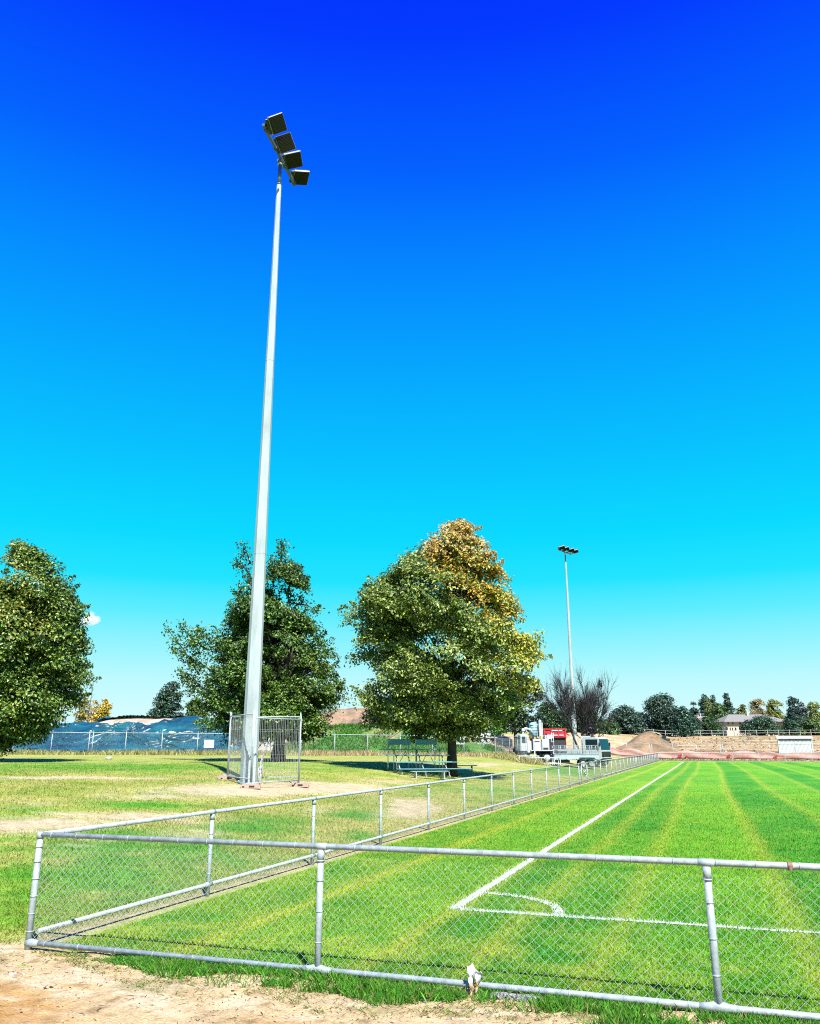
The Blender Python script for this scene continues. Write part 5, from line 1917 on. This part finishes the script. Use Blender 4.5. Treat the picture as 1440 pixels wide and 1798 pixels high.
def flatbed_truck():
    b = atD(1040, 1342, 72)
    bz = float(T(b.x, b.y))
    root = thing('flatbed_truck', 'white cab-over flatbed truck with dark windows behind the cage trailer', 'truck', (b.x + .1, b.y, bz), R(-36))
    mb = MB()          # cab shell, x forward to the right
    prof = [(-.45, .75), (-.45, 2.25), (-.30, 2.36), (.75, 2.36), (.98, 2.20), (1.16, 1.42), (1.20, .62), (.95, .52), (-.3, .52)]
    mb.prism(prof, -.95, .95)
    cab = mb.build('cab', M_WHITE, root)
    mb = MB()
    mb.add([(1.0, -.90, 2.19), (1.0, .90, 2.19), (1.188, .92, 1.34), (1.188, -.92, 1.34)], [(0, 1, 2, 3)])
    o = mb.build('windscreen', M_GLASS, cab)
    o.modifiers.new('t', 'SOLIDIFY').thickness = .02
    for s in (-1, 1):
        mb = MB()
        mb.box((.36, s * .955, 1.76), (1.06, .02, .80))
        mb.build('side_window', M_GLASS, cab)
        mb = MB()
        mb.box((1.1, s * 1.08, 1.75), (.08, .14, .34), bev=.02)
        mb.tube((1.02, s * .95, 1.9), (1.1, s * 1.06, 1.86), .015, .015, 6)
        mb.build('mirror', M_BLACK, cab)
        mb = MB()
        mb.box((1.205, s * .68, .82), (.03, .30, .16), bev=.01)
        mb.build('headlight', M_GLASS, cab)
    mb = MB()
    mb.box((1.205, 0, .98), (.03, 1.80, .42))
    mb.build('grille', M_BLACK, cab)
    mb = MB()
    mb.box((1.2, 0, .56), (.16, 1.86, .22), bev=.04)
    mb.build('bumper', M_DARK, cab)
    mb = MB()
    mb.box((-1.6, .35, .62), (5.0, .12, .2))
    mb.box((-1.6, -.35, .62), (5.0, .12, .2))
    mb.build('chassis', M_DARK, root)
    mb = MB()
    mb.box((-2.5, 0, .98), (3.9, 2.0, .12), bev=.02)
    mb.box((-.58, 0, 1.75), (.06, 1.9, 1.4))
    mb.box((-2.5, -1.0, 1.2), (3.9, .04, .32))
    mb.box((-2.5, 1.0, 1.2), (3.9, .04, .32))
    mb.build('tray', M_WHITE, root)
    for s in (-1, 1):
        wheel(root, (.55, s * .85, .42), .42, .24, s)
        wheel(root, (-3.1, s * .82, .42), .42, .34, s)
    return root


flatbed_truck()


def cage_trailer():
    b = atD(1008, 1344, 66)
    bz = float(T(b.x, b.y))
    root = thing('cage_trailer', 'galvanised tandem axle trailer with a wire cage parked before the white truck', 'trailer', (b.x + .15, b.y, bz), R(-6))
    Lb = 3.3
    mb = MB()
    mb.box((0, 0, .62), (Lb, 1.7, .07))
    mb.box((0, -.84, .80), (Lb, .04, .36), bev=.01)
    mb.box((0, .84, .80), (Lb, .04, .36), bev=.01)
    mb.box((-Lb / 2, 0, .80), (.04, 1.66, .36))
    mb.box((Lb / 2, 0, .80), (.04, 1.66, .36))
    mb.box((0, -.87, .985), (Lb + .04, .07, .05))
    for x_ in (-1.5, -.75, 0, .75, 1.5):
        mb.box((x_, -.868, .80), (.05, .03, .36))
    mb.build('body', M_PALEW, root)
    mb = MB()
    for s in (-1, 1):
        for x_ in np.linspace(-Lb / 2, Lb / 2, 8):
            mb.tube((x_, s * .84, .98), (x_, s * .84, 1.62), .02, .02, 6)
        for z_ in (1.2, 1.42, 1.62):
            mb.tube((-Lb / 2, s * .84, z_), (Lb / 2, s * .84, z_), .016, .016, 6)
        for x_ in np.linspace(-Lb / 2, Lb / 2, 34):
            mb.tube((x_, s * .84, .98), (x_, s * .84, 1.62), .005, .005, 4, cap=False)
    for x_ in (-Lb / 2, Lb / 2):
        for z_ in (1.2, 1.42, 1.62):
            mb.tube((x_, -.84, z_), (x_, .84, z_), .016, .016, 6)
    mb.build('cage', M_GALV, root)
    for s in (-1, 1):
        mb = MB()
        mb.path([(.15, s * .92, .55), (.22, s * .92, .72), (.5, s * .92, .78), (1.05, s * .92, .78), (1.35, s * .92, .72), (1.42, s * .92, .55)], .04, 6)
        mb.box((.78, s * .92, .74), (1.1, .2, .04), bev=.01)
        mb.build('mudguard', M_ALU, root)
    for s in (-1, 1):
        for x_ in (.47, 1.1):
            wheel(root, (x_, s * .93, .31), .31, .18, s)
    mb = MB()
    mb.tube((-Lb / 2, .5, .55), (-Lb / 2 - 1.2, 0, .5), .04, .04, 6)
    mb.tube((-Lb / 2, -.5, .55), (-Lb / 2 - 1.2, 0, .5), .04, .04, 6)
    mb.tube((-Lb / 2 - 1.0, 0, .05), (-Lb / 2 - 1.0, 0, .75), .03, .03, 8)
    mb.box((-1.0, 0, .42), (1.0, 1.4, .22))
    mb.build('drawbar', M_DARK, root)


cage_trailer()


def drill_truck():
    b = atD(948, 1341, 69)
    bz = float(T(b.x, b.y))
    root = thing('drilling_truck', 'white truck carrying cabinets, a pale blue tank and an upright white mast', 'truck', (b.x, b.y, bz), R(6))
    m = lambda dx: dx * 69 / 1.046 / F         # pixels to metres here
    mb = MB()
    mb.box((.1, 0, .78), (m(88), 1.0, .22))
    mb.box((.3, -.9, .92), (m(40), .3, .12))
    mb.build('chassis', M_DARK, root)
    mb = MB()
    mb.box((m(-10), -.7, 1.35), (m(14), .9, .86), bev=.03)
    mb.box((m(5), -.72, 1.33), (m(13), .94, .90), bev=.03)
    mb.box((m(13), -.6, 1.95), (m(14), .7, .34), bev=.03)
    mb.box((m(-22), -.5, 1.2), (m(8), .8, .9), bev=.03)
    mb.box((m(-2), -.75, .93), (m(38), .9, .07))
    for x_ in (-15, -3, 11):
        mb.box((m(x_), -1.19, 1.35), (.03, .02, .7))
    mb.build('cabinet', M_WHITE, root)
    mb = MB()
    mb.box((m(1), -.35, 2.25), (m(5), .26, 2.0), bev=.03)
    mb.box((m(1), -.35, 3.2), (m(4), .30, .22), bev=.03)
    mb.box((m(5), -.35, 2.4), (.06, .1, 1.4))
    mb.build('mast', M_WHITE, root)
    mb = MB()
    mb.tube((m(-12), -.3, 2.0), (m(-10), -.3, 3.02), .34, .33, 14)
    mb.tube((m(-10), -.3, 3.02), (m(-10), -.3, 3.12), .33, .2, 14)
    for k in range(5):
        mb.tube((m(-11), -.3, 2.1 + k * .2), (m(-11), -.3, 2.13 + k * .2), .365, .365, 14)
    mb.build('tank', M_PALEB, root)
    mb = MB()
    mb.path([(m(-14), -.5, 2.2), (m(-18), -.6, 2.55), (m(-24), -.6, 2.6), (m(-30), -.6, 2.45)], [.12, .1, .09, .07], 8)
    mb.box((m(-26), -.6, 2.62), (m(6), .2, .18), bev=.03)
    mb.box((m(-31), -.6, 2.52), (m(5), .2, .22), bev=.03)
    mb.path([(m(-31), -.6, 2.45), (m(-32), -.6, 2.1), (m(-34), -.6, 1.7), (m(-38), -.6, 1.45)], [.03, .04, .04, .05], 6)
    mb.build('boom', M_WHITE, root)
    mb = MB()
    mb.path([(m(-8), -.62, 2.0), (m(-9), -.75, 1.7), (m(-14), -.8, 1.5), (m(-20), -.8, 1.8), (m(-22), -.8, 2.2)], .05, 7)
    mb.path([(m(-6), -.75, 1.9), (m(-8), -.85, 1.5), (m(-11), -.85, 1.15)], .06, 7)
    mb.build('hose', M_BLACK, root)
    mb = MB()
    mb.box((m(-31), .1, 1.5), (m(14), 1.9, 1.35), bev=.08)
    cab = mb.build('cab', M_WHITE, root)
    mb = MB()
    mb.box((m(-31), -.86, 1.75), (m(8), .02, .5))
    mb.build('side_window', M_GLASS, cab)
    mb = MB()
    mb.box((m(-38.2), .1, 1.75), (.03, 1.5, .55))
    mb.build('windscreen', M_GLASS, cab)
    mb = MB()
    mb.box((m(-17.5), -.75, 1.4), (m(1.2), .5, 1.0))  # dark boxes put in as the shade in gaps between cabinets
    mb.box((m(-1.8), -1.16, 1.35), (m(.7), .06, .85))
    mb.box((m(9), -.7, 2.0), (m(1.0), .5, .5))
    mb.box((m(-15), -.6, 1.95), (m(5), .4, .35))
    mb.box((m(5), -1.2, 1.08), (m(9), .03, .14))
    mb.box((m(-10), -1.16, 1.62), (m(9), .03, .06))
    mb.path([(m(13), -.95, 1.8), (m(17), -1.0, 1.5), (m(19), -1.0, 1.0), (m(17), -1.0, .8)], .05, 6)
    mb.path([(m(-6), -.5, 2.9), (m(-3), -.6, 2.5), (m(-5), -.7, 2.0)], .045, 6)
    mb.build('dark_gap_fitting', M_DARK, root)
    mb = MB()
    for z_ in (1.0, 1.3, 1.6, 1.9, 2.2):
        mb.tube((m(17), -1.0, z_), (m(20.5), -1.0, z_), .02, .02, 6)
    for x_ in (17, 20.5):
        mb.tube((m(x_), -1.0, .8), (m(x_), -1.0, 2.3), .025, .025, 6)
    mb.build('ladder', M_WHITE, root)
    mb = MB()
    mb.path([(m(-17), -.7, 2.1), (m(-17.5), -.75, 1.6), (m(-14), -.9, 1.3), (m(-13), -.9, .9)], .06, 6)
    mb.box((m(-2), -1.0, 1.9), (m(2), .2, .3), bev=.03)
    mb.build('yellow_hose', M_YEL, root)
    for s in (-1, 1):
        wheel(root, (m(-30), s * .85, .42), .42, .26, s)
        wheel(root, (m(8), s * .85, .42), .42, .3, s)
        wheel(root, (m(26), s * .85, .42), .42, .3, s)
    mb = MB()
    for x_ in (-15, 19):
        mb.box((m(x_), -1.15, .55), (.1, .1, 1.0))
        mb.box((m(x_), -1.15, .04), (.4, .4, .05))
    mb.build('outrigger', M_WHITE, root)


drill_truck()
# red tipper bin behind the drilling truck
b = atD(974, 1335, 74)
rb = thing('tipper_truck', 'red high sided tipper bin truck behind the white drilling truck', 'truck', (b.x - .1, b.y, float(T(b.x, b.y))), R(3))
mb = MB()
mb.box((0, -.95, 2.35), (1.9, .06, .62))
mb.box((0, .95, 1.9), (1.9, .06, 1.5))
mb.box((-.95, 0, 1.9), (.06, 1.9, 1.5))
mb.box((.95, 0, 1.75), (.06, 1.9, 1.8))
mb.box((0, 0, .95), (1.9, 1.9, .08))
mb.box((0, -1.0, 2.70), (2.1, .12, .10))
mb.box((0, -1.0, 2.05), (2.1, .12, .08))
for x_ in (-.92, -.3, .3, .92):
    mb.box((x_, -1.0, 2.37), (.09, .1, .6))
mb.box((1.05, -.9, 2.3), (.5, .12, .1), Euler((0, .5, 0)).to_matrix())
mb.build('bin', M_RED, rb)
mb = MB()
mb.box((0, -1.03, 2.2), (1.5, .03, .08))
mb.box((.15, -1.03, 2.58), (1.0, .03, .10))
mb.build('white_stripe', M_WHITE, rb)
mb = MB()
mb.box((0, 0, .7), (2.4, .9, .3))
mb.box((0, -.85, 1.5), (1.8, .05, 1.0))
mb.build('chassis', M_DARK, rb)
for s in (-1, 1):
    wheel(rb, (-.6, s * .85, .42), .42, .3, s)
    wheel(rb, (.5, s * .85, .42), .42, .3, s)
# low pale steel frames stacked in front of the drilling truck
for k, (px, py, D_, ln, lb) in enumerate([(928, 1338, 65.5, 1.5, 'low pale steel frame on the grass at the left before the drilling truck'), (955, 1340, 65.0, 2.4, 'longer low pale steel frame on the grass before the drilling truck')]):
    b = atD(px, py, D_)
    o = thing('steel_frame', lb, 'steel frame', (b.x, b.y, float(T(b.x, b.y))), R(4), 'low steel frames before the drilling truck')
    mb = MB()
    for z_ in (.12, .52):
        for yy in (-.3, .3):
            mb.box((0, yy, z_), (ln, .06, .07))
    mb.build('rail', M_WHITE, o)
    nl_ = 4 + k * 2
    for q in range(nl_):
        x_ = -ln / 2 + ln * q / (nl_ - 1)
        mb = MB()
        mb.box((x_, -.3, .28), (.06, .05, .56))
        mb.box((x_, .3, .28), (.06, .05, .56))
        mb.box((x_, 0, .50), (.05, .6, .05))
        mb.build('upright', M_WHITE, o)

# white site hut, tank and flat trailer behind the maple trunk
b = atD(849, 1298, 112)
o = thing('site_hut', 'small white site hut partly behind the maple crown', 'hut', (b.x, b.y, float(T(b.x, b.y)) + .6))
sp = 112 / 1.04 / F
zt = atD(849, 1281, 112).z - b.z - .1
MB().box((0, 0, 1.0), (24 * sp, 2.2, 2.0), bev=.03).build('wall', M_WHITE, o)
mb = MB()
mb.prism([(-13 * sp, 2.0), (13 * sp, 2.0), (0, 2.5)], -1.2, 1.2)
mb.build('roof', M_ROOF, o)
mb = MB()
mb.box((.55, -1.11, 1.15), (.35, .03, .8))
mb.box((-.35, -1.11, 1.2), (.4, .03, .4))
mb.build('window', M_DKWIN, o)
b = atD(808, 1303, 84)
o = thing('water_tank', 'pale square water tank on the bank right of the maple trunk', 'tank', (b.x, b.y, atD(808, 1304, 84).z - .2))
mb = MB()
mb.box((0, 0, .42), (.92, .9, .84), bev=.05)
mb.build('tank_body', M_PLAST, o)
mb = MB()
for x_ in (-.46, 0, .46):
    mb.tube((x_, -.47, 0), (x_, -.47, .86), .018, .018, 6)
for z_ in (.03, .3, .6, .85):
    mb.tube((-.47, -.47, z_), (.47, -.47, z_), .018, .018, 6)
mb.build('cage', M_GALV, o)
b = atD(851, 1304, 100)
o = thing('flat_trailer', 'long low flat trailer on the site behind the boundary fence', 'trailer', (b.x, b.y, atD(851, 1304, 100).z))
mb = MB()
mb.box((0, 0, .55), (2.9, 1.6, .10), bev=.02)
mb.build('deck', surf('pinkish_deck', (.45, .33, .28), .7), o)
mb = MB()
mb.box((0, 0, .38), (2.6, 1.2, .2))
mb.box((1.75, 0, .5), (.7, .1, .08))
mb.build('chassis', M_DARK, o)
for s in (-1, 1):
    for x_ in (-.3, .4):
        wheel(o, (x_, s * .75, .26), .26, .18, s)

# excavator far behind the dirt mound
b = atD(1168, 1298, 150)
ex = thing('excavator', 'small dark excavator with raised arm right behind the dirt mound', 'excavator', (b.x, b.y, float(T(b.x, b.y))), R(0))
ex.scale = (.72, .72, .62)
mb = MB()
for yy in (-.7, .7):
    mb.box((0, yy, .35), (2.4, .4, .6), bev=.18)
mb.build('track', M_DARK, ex)
mb = MB()
mb.box((.1, 0, 1.1), (1.8, 1.5, .7), bev=.08)
bd = mb.build('body', M_DARK, ex)
mb = MB()
mb.box((-.3, -.35, 1.85), (.9, .8, .95), bev=.08, taper=.9)
mb.build('cab', M_GLASS, ex)
mb = MB()
mb.path([(-.6, .1, 1.3), (-1.1, .1, 2.6), (-2.4, .1, 3.2)], [.2, .17, .13], 6)
mb.path([(-2.4, .1, 3.2), (-3.1, .1, 2.2)], [.12, .09], 6)
mb.build('arm', surf('dull_cream', (.4, .34, .24), .6), ex)
MB().prism([(-3.4, 1.7), (-2.9, 1.7), (-2.9, 2.3), (-3.15, 2.3)], -.25, .45).build('bucket', M_DARK, ex)

# ------------------------------------------------------------------ container, house
b = atD(1405, 1325, 116)
sp = 114 / 1.043 / F
ct = thing('shipping_container', 'white corrugated steel container beyond the far fence at right', 'container', (b.x, b.y + 1.2, float(T(b.x, b.y))), R(-21))
hz = atD(1402, 1293, 114).z - float(T(b.x, b.y))
Lc = 56 * sp
mb = MB()
pr = []
nr = 26
vs_, fs_ = [], []
for i in range(nr * 4 + 1):
    t = i / (nr * 4)
    ph = i % 4
    yy = -1.22 if ph in (0, 1) else -1.18
    vs_ += [(-Lc / 2 + Lc * t, yy, .16), (-Lc / 2 + Lc * t, yy, hz - .42)]
for i in range(nr * 4):
    fs_.append((2 * i, 2 * i + 2, 2 * i + 3, 2 * i + 1))
mb.add(vs_, fs_)
mb.box((0, .02, hz / 2 - .13), (Lc - .01, 2.34, hz - .58))
mb.build('corrugated_wall', M_CONT, ct)
mb = MB()
mb.box((0, -1.2, .08), (Lc, .12, .16))
for sx in (-1, 1):
    mb.box((sx * (Lc / 2 - .05), -1.2, hz * .42), (.12, .13, hz * .8))
mb.build('frame', M_CONT, ct)
mb = MB()
mb.prism([(-1.42, hz - .30), (-1.42, hz - .24), (0, hz + .06), (1.42, hz - .24), (1.42, hz - .30)], -Lc / 2 - .15, Lc / 2 + .15, Matrix.Rotation(R(90), 3, 'Z'))
mb.build('roof', M_WHITE, ct)
mb = MB()
mb.box((0, -1.235, hz - .36), (Lc * .97, .03, .10))
mb.build('eave_gap', M_DARK, ct)


def house():
    D_ = 225
    b = atD(1328, 1291, D_)
    bz = float(T(b.x, b.y))
    sp = D_ / 1.036 / F
    root = thing('house', 'long two storey house with a grey hipped roof and pale walls among the trees', 'house', (b.x, b.y, bz))
    X_ = lambda px: (px - 1328) * sp
    Zp = lambda py: atD(1328, py, D_).z - bz
    ze = Zp(1267)
    zr = Zp(1253.5)
    mb = MB()
    mb.box(((X_(1277) + X_(1382)) / 2, 4.0, ze / 2 - .2), (X_(1382) - X_(1277), 8, ze + .4))
    wall = mb.build('wall', M_WALL, root)
    x0, x1, y0, y1 = X_(1272), X_(1386), -.9, 8.9
    mb = MB()
    vs_ = [(x0, y0, ze), (x1, y0, ze), (x1, y1, ze), (x0, y1, ze), (X_(1293), 4, zr), (X_(1352), 4, zr), (x0, y0, ze - .18), (x1, y0, ze - .18), (x1, y1, ze - .18), (x0, y1, ze - .18)]
    fs_ = [(0, 1, 5, 4), (1, 2, 5), (2, 3, 4, 5), (3, 0, 4), (6, 7, 1, 0), (7, 8, 2, 1), (8, 9, 3, 2), (9, 6, 0, 3), (9, 8, 7, 6)]
    mb.add(vs_, fs_)
    # second, lower hip in front on the right
    xa, xb = X_(1322), X_(1384)
    ya = -2.4
    zr2 = Zp(1258)
    mb.add([(xa, ya, ze - .1), (xb, ya, ze - .1), (xb, 4, ze - .1), (xa, 4, ze - .1), (X_(1336), 2.4, zr2), (X_(1368), 2.4, zr2)], [(0, 1, 5, 4), (1, 2, 5), (2, 3, 4, 5), (3, 0, 4), (3, 2, 1, 0)])
    rf = mb.build('roof', M_ROOF, root)
    mb = MB()
    mb.box((X_(1325), 3.2, zr + .1), (.5, .5, 1.0))
    mb.build('chimney', M_WALL, rf)
    for (px, py, w_, h_) in [(1278, 1279, 2.2, 5), (1283.5, 1280, 1.6, 5), (1287.5, 1280, 1.4, 4.5), (1293, 1280, 2.4, 5), (1300, 1279, 2.2, 4), (1281, 1270, 2.5, 3), (1289, 1270, 2.5, 3), (1302, 1270.5, 3, 4), (1310, 1270, 2, 3)]:
        mb = MB()
        mb.box((X_(px), -.02, Zp(py)), (w_ * sp, .06, h_ * sp))
        mb.build('window', M_DKWIN, wall)
    # carport at left
    b2 = atD(1261, 1291, D_ - 4)
    o = thing('garage', 'small white flat roofed garage left of the long house', 'garage', (b2.x, b2.y, float(T(b2.x, b2.y))))
    h_ = atD(1261, 1279, D_ - 4).z - float(T(b2.x, b2.y))
    mb = MB()
    mb.box((-.2, 2, h_ / 2), (18 * sp, 4, h_))
    mb.build('wall', M_WHITE, o)
    mb = MB()
    mb.prism([(-12 * sp, h_), (12.5 * sp, h_), (12.5 * sp, h_ + .12), (4 * sp, h_ + .5), (-5 * sp, h_ + .5), (-12 * sp, h_ + .12)], -.8, 4.6)
    mb.build('roof', M_ROOF, o)
    mb = MB()
    mb.box((5.5 * sp, -.02, h_ * .42), (4.5 * sp, .05, h_ * .8))
    mb.build('door', M_DKWIN, o)


house()
b = atD(1228, 1270, 240)
sp = 240 / 1.035 / F
h2 = thing('house', 'partly hidden house with a pale tiled hipped roof behind the shrubs', 'house', (b.x, b.y, float(T(b.x, b.y))))
zz0 = atD(1228, 1265, 240).z - float(T(b.x, b.y))
zz1 = atD(1228, 1255, 240).z - float(T(b.x, b.y))
mb = MB()
mb.box((0, 3, zz0 / 2), (22 * sp, 6, zz0))
mb.build('wall', M_WALL, h2)
mb = MB()
mb.add([(-13 * sp, -.8, zz0), (12 * sp, -.8, zz0), (12 * sp, 7, zz0), (-13 * sp, 7, zz0), (-2 * sp, 3, zz1), (3 * sp, 3, zz1)], [(0, 1, 5, 4), (1, 2, 5), (2, 3, 4, 5), (3, 0, 4), (3, 2, 1, 0)])
mb.build('roof', surf('pale_tiles', (.40, .33, .27), .85, 0, .3, 5), h2)
# utility pole beside it
b = atD(1234, 1290, 215)
o = thing('utility_pole', 'thin pale utility pole with a cross arm left of the long house', 'pole', (b.x, b.y, float(T(b.x, b.y))))
hp = atD(1234, 1252, 215).z - float(T(b.x, b.y))
MB().tube((0, 0, 0), (-.15, 0, hp), .13, .10, 8).build('post', M_CONC, o)
MB().box((-.15, 0, hp - .25), (2.0, .12, .12)).build('cross_arm', M_CONC, o)


# ------------------------------------------------------------------ cloud
def cloud():
    D_ = 1500
    m, nt, out = new_mat('cloud_vapour')
    L = nt.links.new
    v_ = N(nt, 'ShaderNodeVolumePrincipled', Density=.05, Anisotropy=-.1)
    v_.inputs['Color'].default_value = (1, 1, 1, 1)
    tc = N(nt, 'ShaderNodeTexCoord')
    no = N(nt, 'ShaderNodeTexNoise', Scale=.075, Detail=5.0)
    L(tc.outputs['Object'], no.inputs['Vector'])
    mr = N(nt, 'ShaderNodeMapRange')
    mr.inputs['From Min'].default_value = .45
    mr.inputs['From Max'].default_value = .62
    mr.inputs['To Min'].default_value = 0
    mr.inputs['To Max'].default_value = .30
    L(no.outputs['Fac'], mr.inputs['Value'])
    ln = N(nt, 'ShaderNodeVectorMath', operation='LENGTH')
    mpc = N(nt, 'ShaderNodeMapping', Scale=(.034, .05, .050))
    L(tc.outputs['Object'], mpc.inputs['Vector'])
    L(mpc.outputs['Vector'], ln.inputs[0])
    fo_ = N(nt, 'ShaderNodeMapRange')
    fo_.inputs['From Min'].default_value = 1.0
    fo_.inputs['From Max'].default_value = .0
    L(ln.outputs['Value'], fo_.inputs['Value'])
    ml = N(nt, 'ShaderNodeMath', operation='MULTIPLY')
    L(mr.outputs['Result'], ml.inputs[0])
    L(fo_.outputs['Result'], ml.inputs[1])
    L(ml.outputs['Value'], v_.inputs['Density'])
    L(v_.outputs['Volume'], out.inputs['Volume'])
    c = atD(152, 1090, D_)
    mb = MB()
    for (dx, dz, r) in [(0, 0, 17)]:
        vs_, fs_ = [], []
        for i in range(13):
            ph = math.pi * i / 12
            for j in range(20):
                t = 2 * math.pi * j / 20
                k = 1 + .14 * math.sin(3 * t + ph * 2) + .1 * math.sin(5 * ph)
                vs_.append((dx + r * 1.45 * k * math.sin(ph) * math.cos(t), r * k * math.sin(ph) * math.sin(t), dz + max(r * .95 * k * math.cos(ph), -r * .5)))
        for i in range(12):
            for j in range(20):
                fs_.append((i * 20 + j, (i + 1) * 20 + j, (i + 1) * 20 + (j + 1) % 20, i * 20 + (j + 1) % 20))
        mb.add(vs_, fs_, True)
    o = mb.build('cloud', m, None, c)
    tag(o, 'single small white cloud beside the left tree', 'cloud')


cloud()

# ------------------------------------------------------------------ camera, light, sky
cam = bpy.data.cameras.new('camera')
cam.sensor_fit = 'HORIZONTAL'
cam.sensor_width = 36
cam.lens = 36 * F / 1440
cam.clip_start = .05
cam.clip_end = 8000
co = bpy.data.objects.new('camera', cam)
COL.objects.link(co)
co.location = (0, 0, CAM_H)
co.rotation_euler = (R(90) + PITCH, 0, 0)
sc.camera = co

SUN_EL = 50.0
sd = Vector((.26, -.80, 0)).normalized() * math.cos(R(SUN_EL)) + Vector((0, 0, math.sin(R(SUN_EL))))
sun = bpy.data.lights.new('sun', 'SUN')
sun.energy = 5.0
sun.angle = R(.5)
sun.color = (1.0, .965, .90)
so = bpy.data.objects.new('sun', sun)
COL.objects.link(so)
so.rotation_euler = sd.to_track_quat('Z', 'Y').to_euler()
so.location = (0, -5, 30)

EXPO = 1.3
wld = bpy.data.worlds.new('World')
sc.world = wld
wld.use_nodes = True
nt = wld.node_tree
for n_ in list(nt.nodes): nt.nodes.remove(n_)
L = nt.links.new
out = N(nt, 'ShaderNodeOutputWorld')
bg = N(nt, 'ShaderNodeBackground', Strength=1.0)
sky = nt.nodes.new('ShaderNodeTexSky')
sky.sky_type = 'NISHITA'
sky.sun_disc = False
sky.sun_elevation = R(SUN_EL)
sky.sun_rotation = math.atan2(sd.x, sd.y)
sky.air_density = 1.0
sky.dust_density = .3
sky.ozone_density = 3.0
sk = N(nt, 'ShaderNodeVectorMath', operation='SCALE')
sk.inputs['Scale'].default_value = .05
L(sky.outputs['Color'], sk.inputs[0])
# deep graded blue of the photograph's sky by elevation
tc = N(nt, 'ShaderNodeTexCoord')
sx = N(nt, 'ShaderNodeSeparateXYZ')
L(tc.outputs['Generated'], sx.inputs['Vector'])
cr = N(nt, 'ShaderNodeValToRGB')


def s2l(c):
    return [((x / 255) / 12.92 if x <= 10 else (((x / 255) + .055) / 1.055) ** 2.4) for x in c]


stops = [(0.0, (222, 254, 255)), (.035, (212, 253, 255)), (.073, (190, 250, 255)), (.105, (155, 246, 255)), (.15, (95, 238, 255)), (.19, (30, 229, 255)), (.24, (0, 219, 255)), (.34, (0, 192, 255)), (.465, (0, 158, 255)), (.62, (0, 98, 255)), (.72, (0, 58, 255)), (.80, (0, 40, 248)), (1.0, (0, 18, 215))]
el = cr.color_ramp.elements
while len(el) < len(stops): el.new(.5)
gain = 1 / 2 ** EXPO
for e, (pz, c) in zip(el, stops):
    e.position = pz
    e.color = (*[q * gain for q in s2l(c)], 1)
L(sx.outputs['Z'], cr.inputs['Fac'])
mx = nt.nodes.new('ShaderNodeMix')
mx.data_type = 'RGBA'
mx.inputs[0].default_value = .985
L(sk.outputs[0], mx.inputs[6])
L(cr.outputs['Color'], mx.inputs[7])
L(mx.outputs[2], bg.inputs['Color'])
L(bg.outputs['Background'], out.inputs['Surface'])

sc.view_settings.view_transform = 'Standard'
sc.view_settings.look = 'None'
sc.view_settings.exposure = EXPO
sc.view_settings.gamma = 1.0
sc.render.film_transparent = False
sc.render.engine = 'CYCLES'
cy = sc.cycles
cy.max_bounces = 4
cy.diffuse_bounces = 2
cy.glossy_bounces = 2
cy.transmission_bounces = 2
cy.transparent_max_bounces = 4
cy.volume_bounces = 3
cy.use_denoising = False
cy.use_adaptive_sampling = True
cy.adaptive_threshold = .02
cy.filter_width = 1.1
cy.sample_clamp_indirect = 4
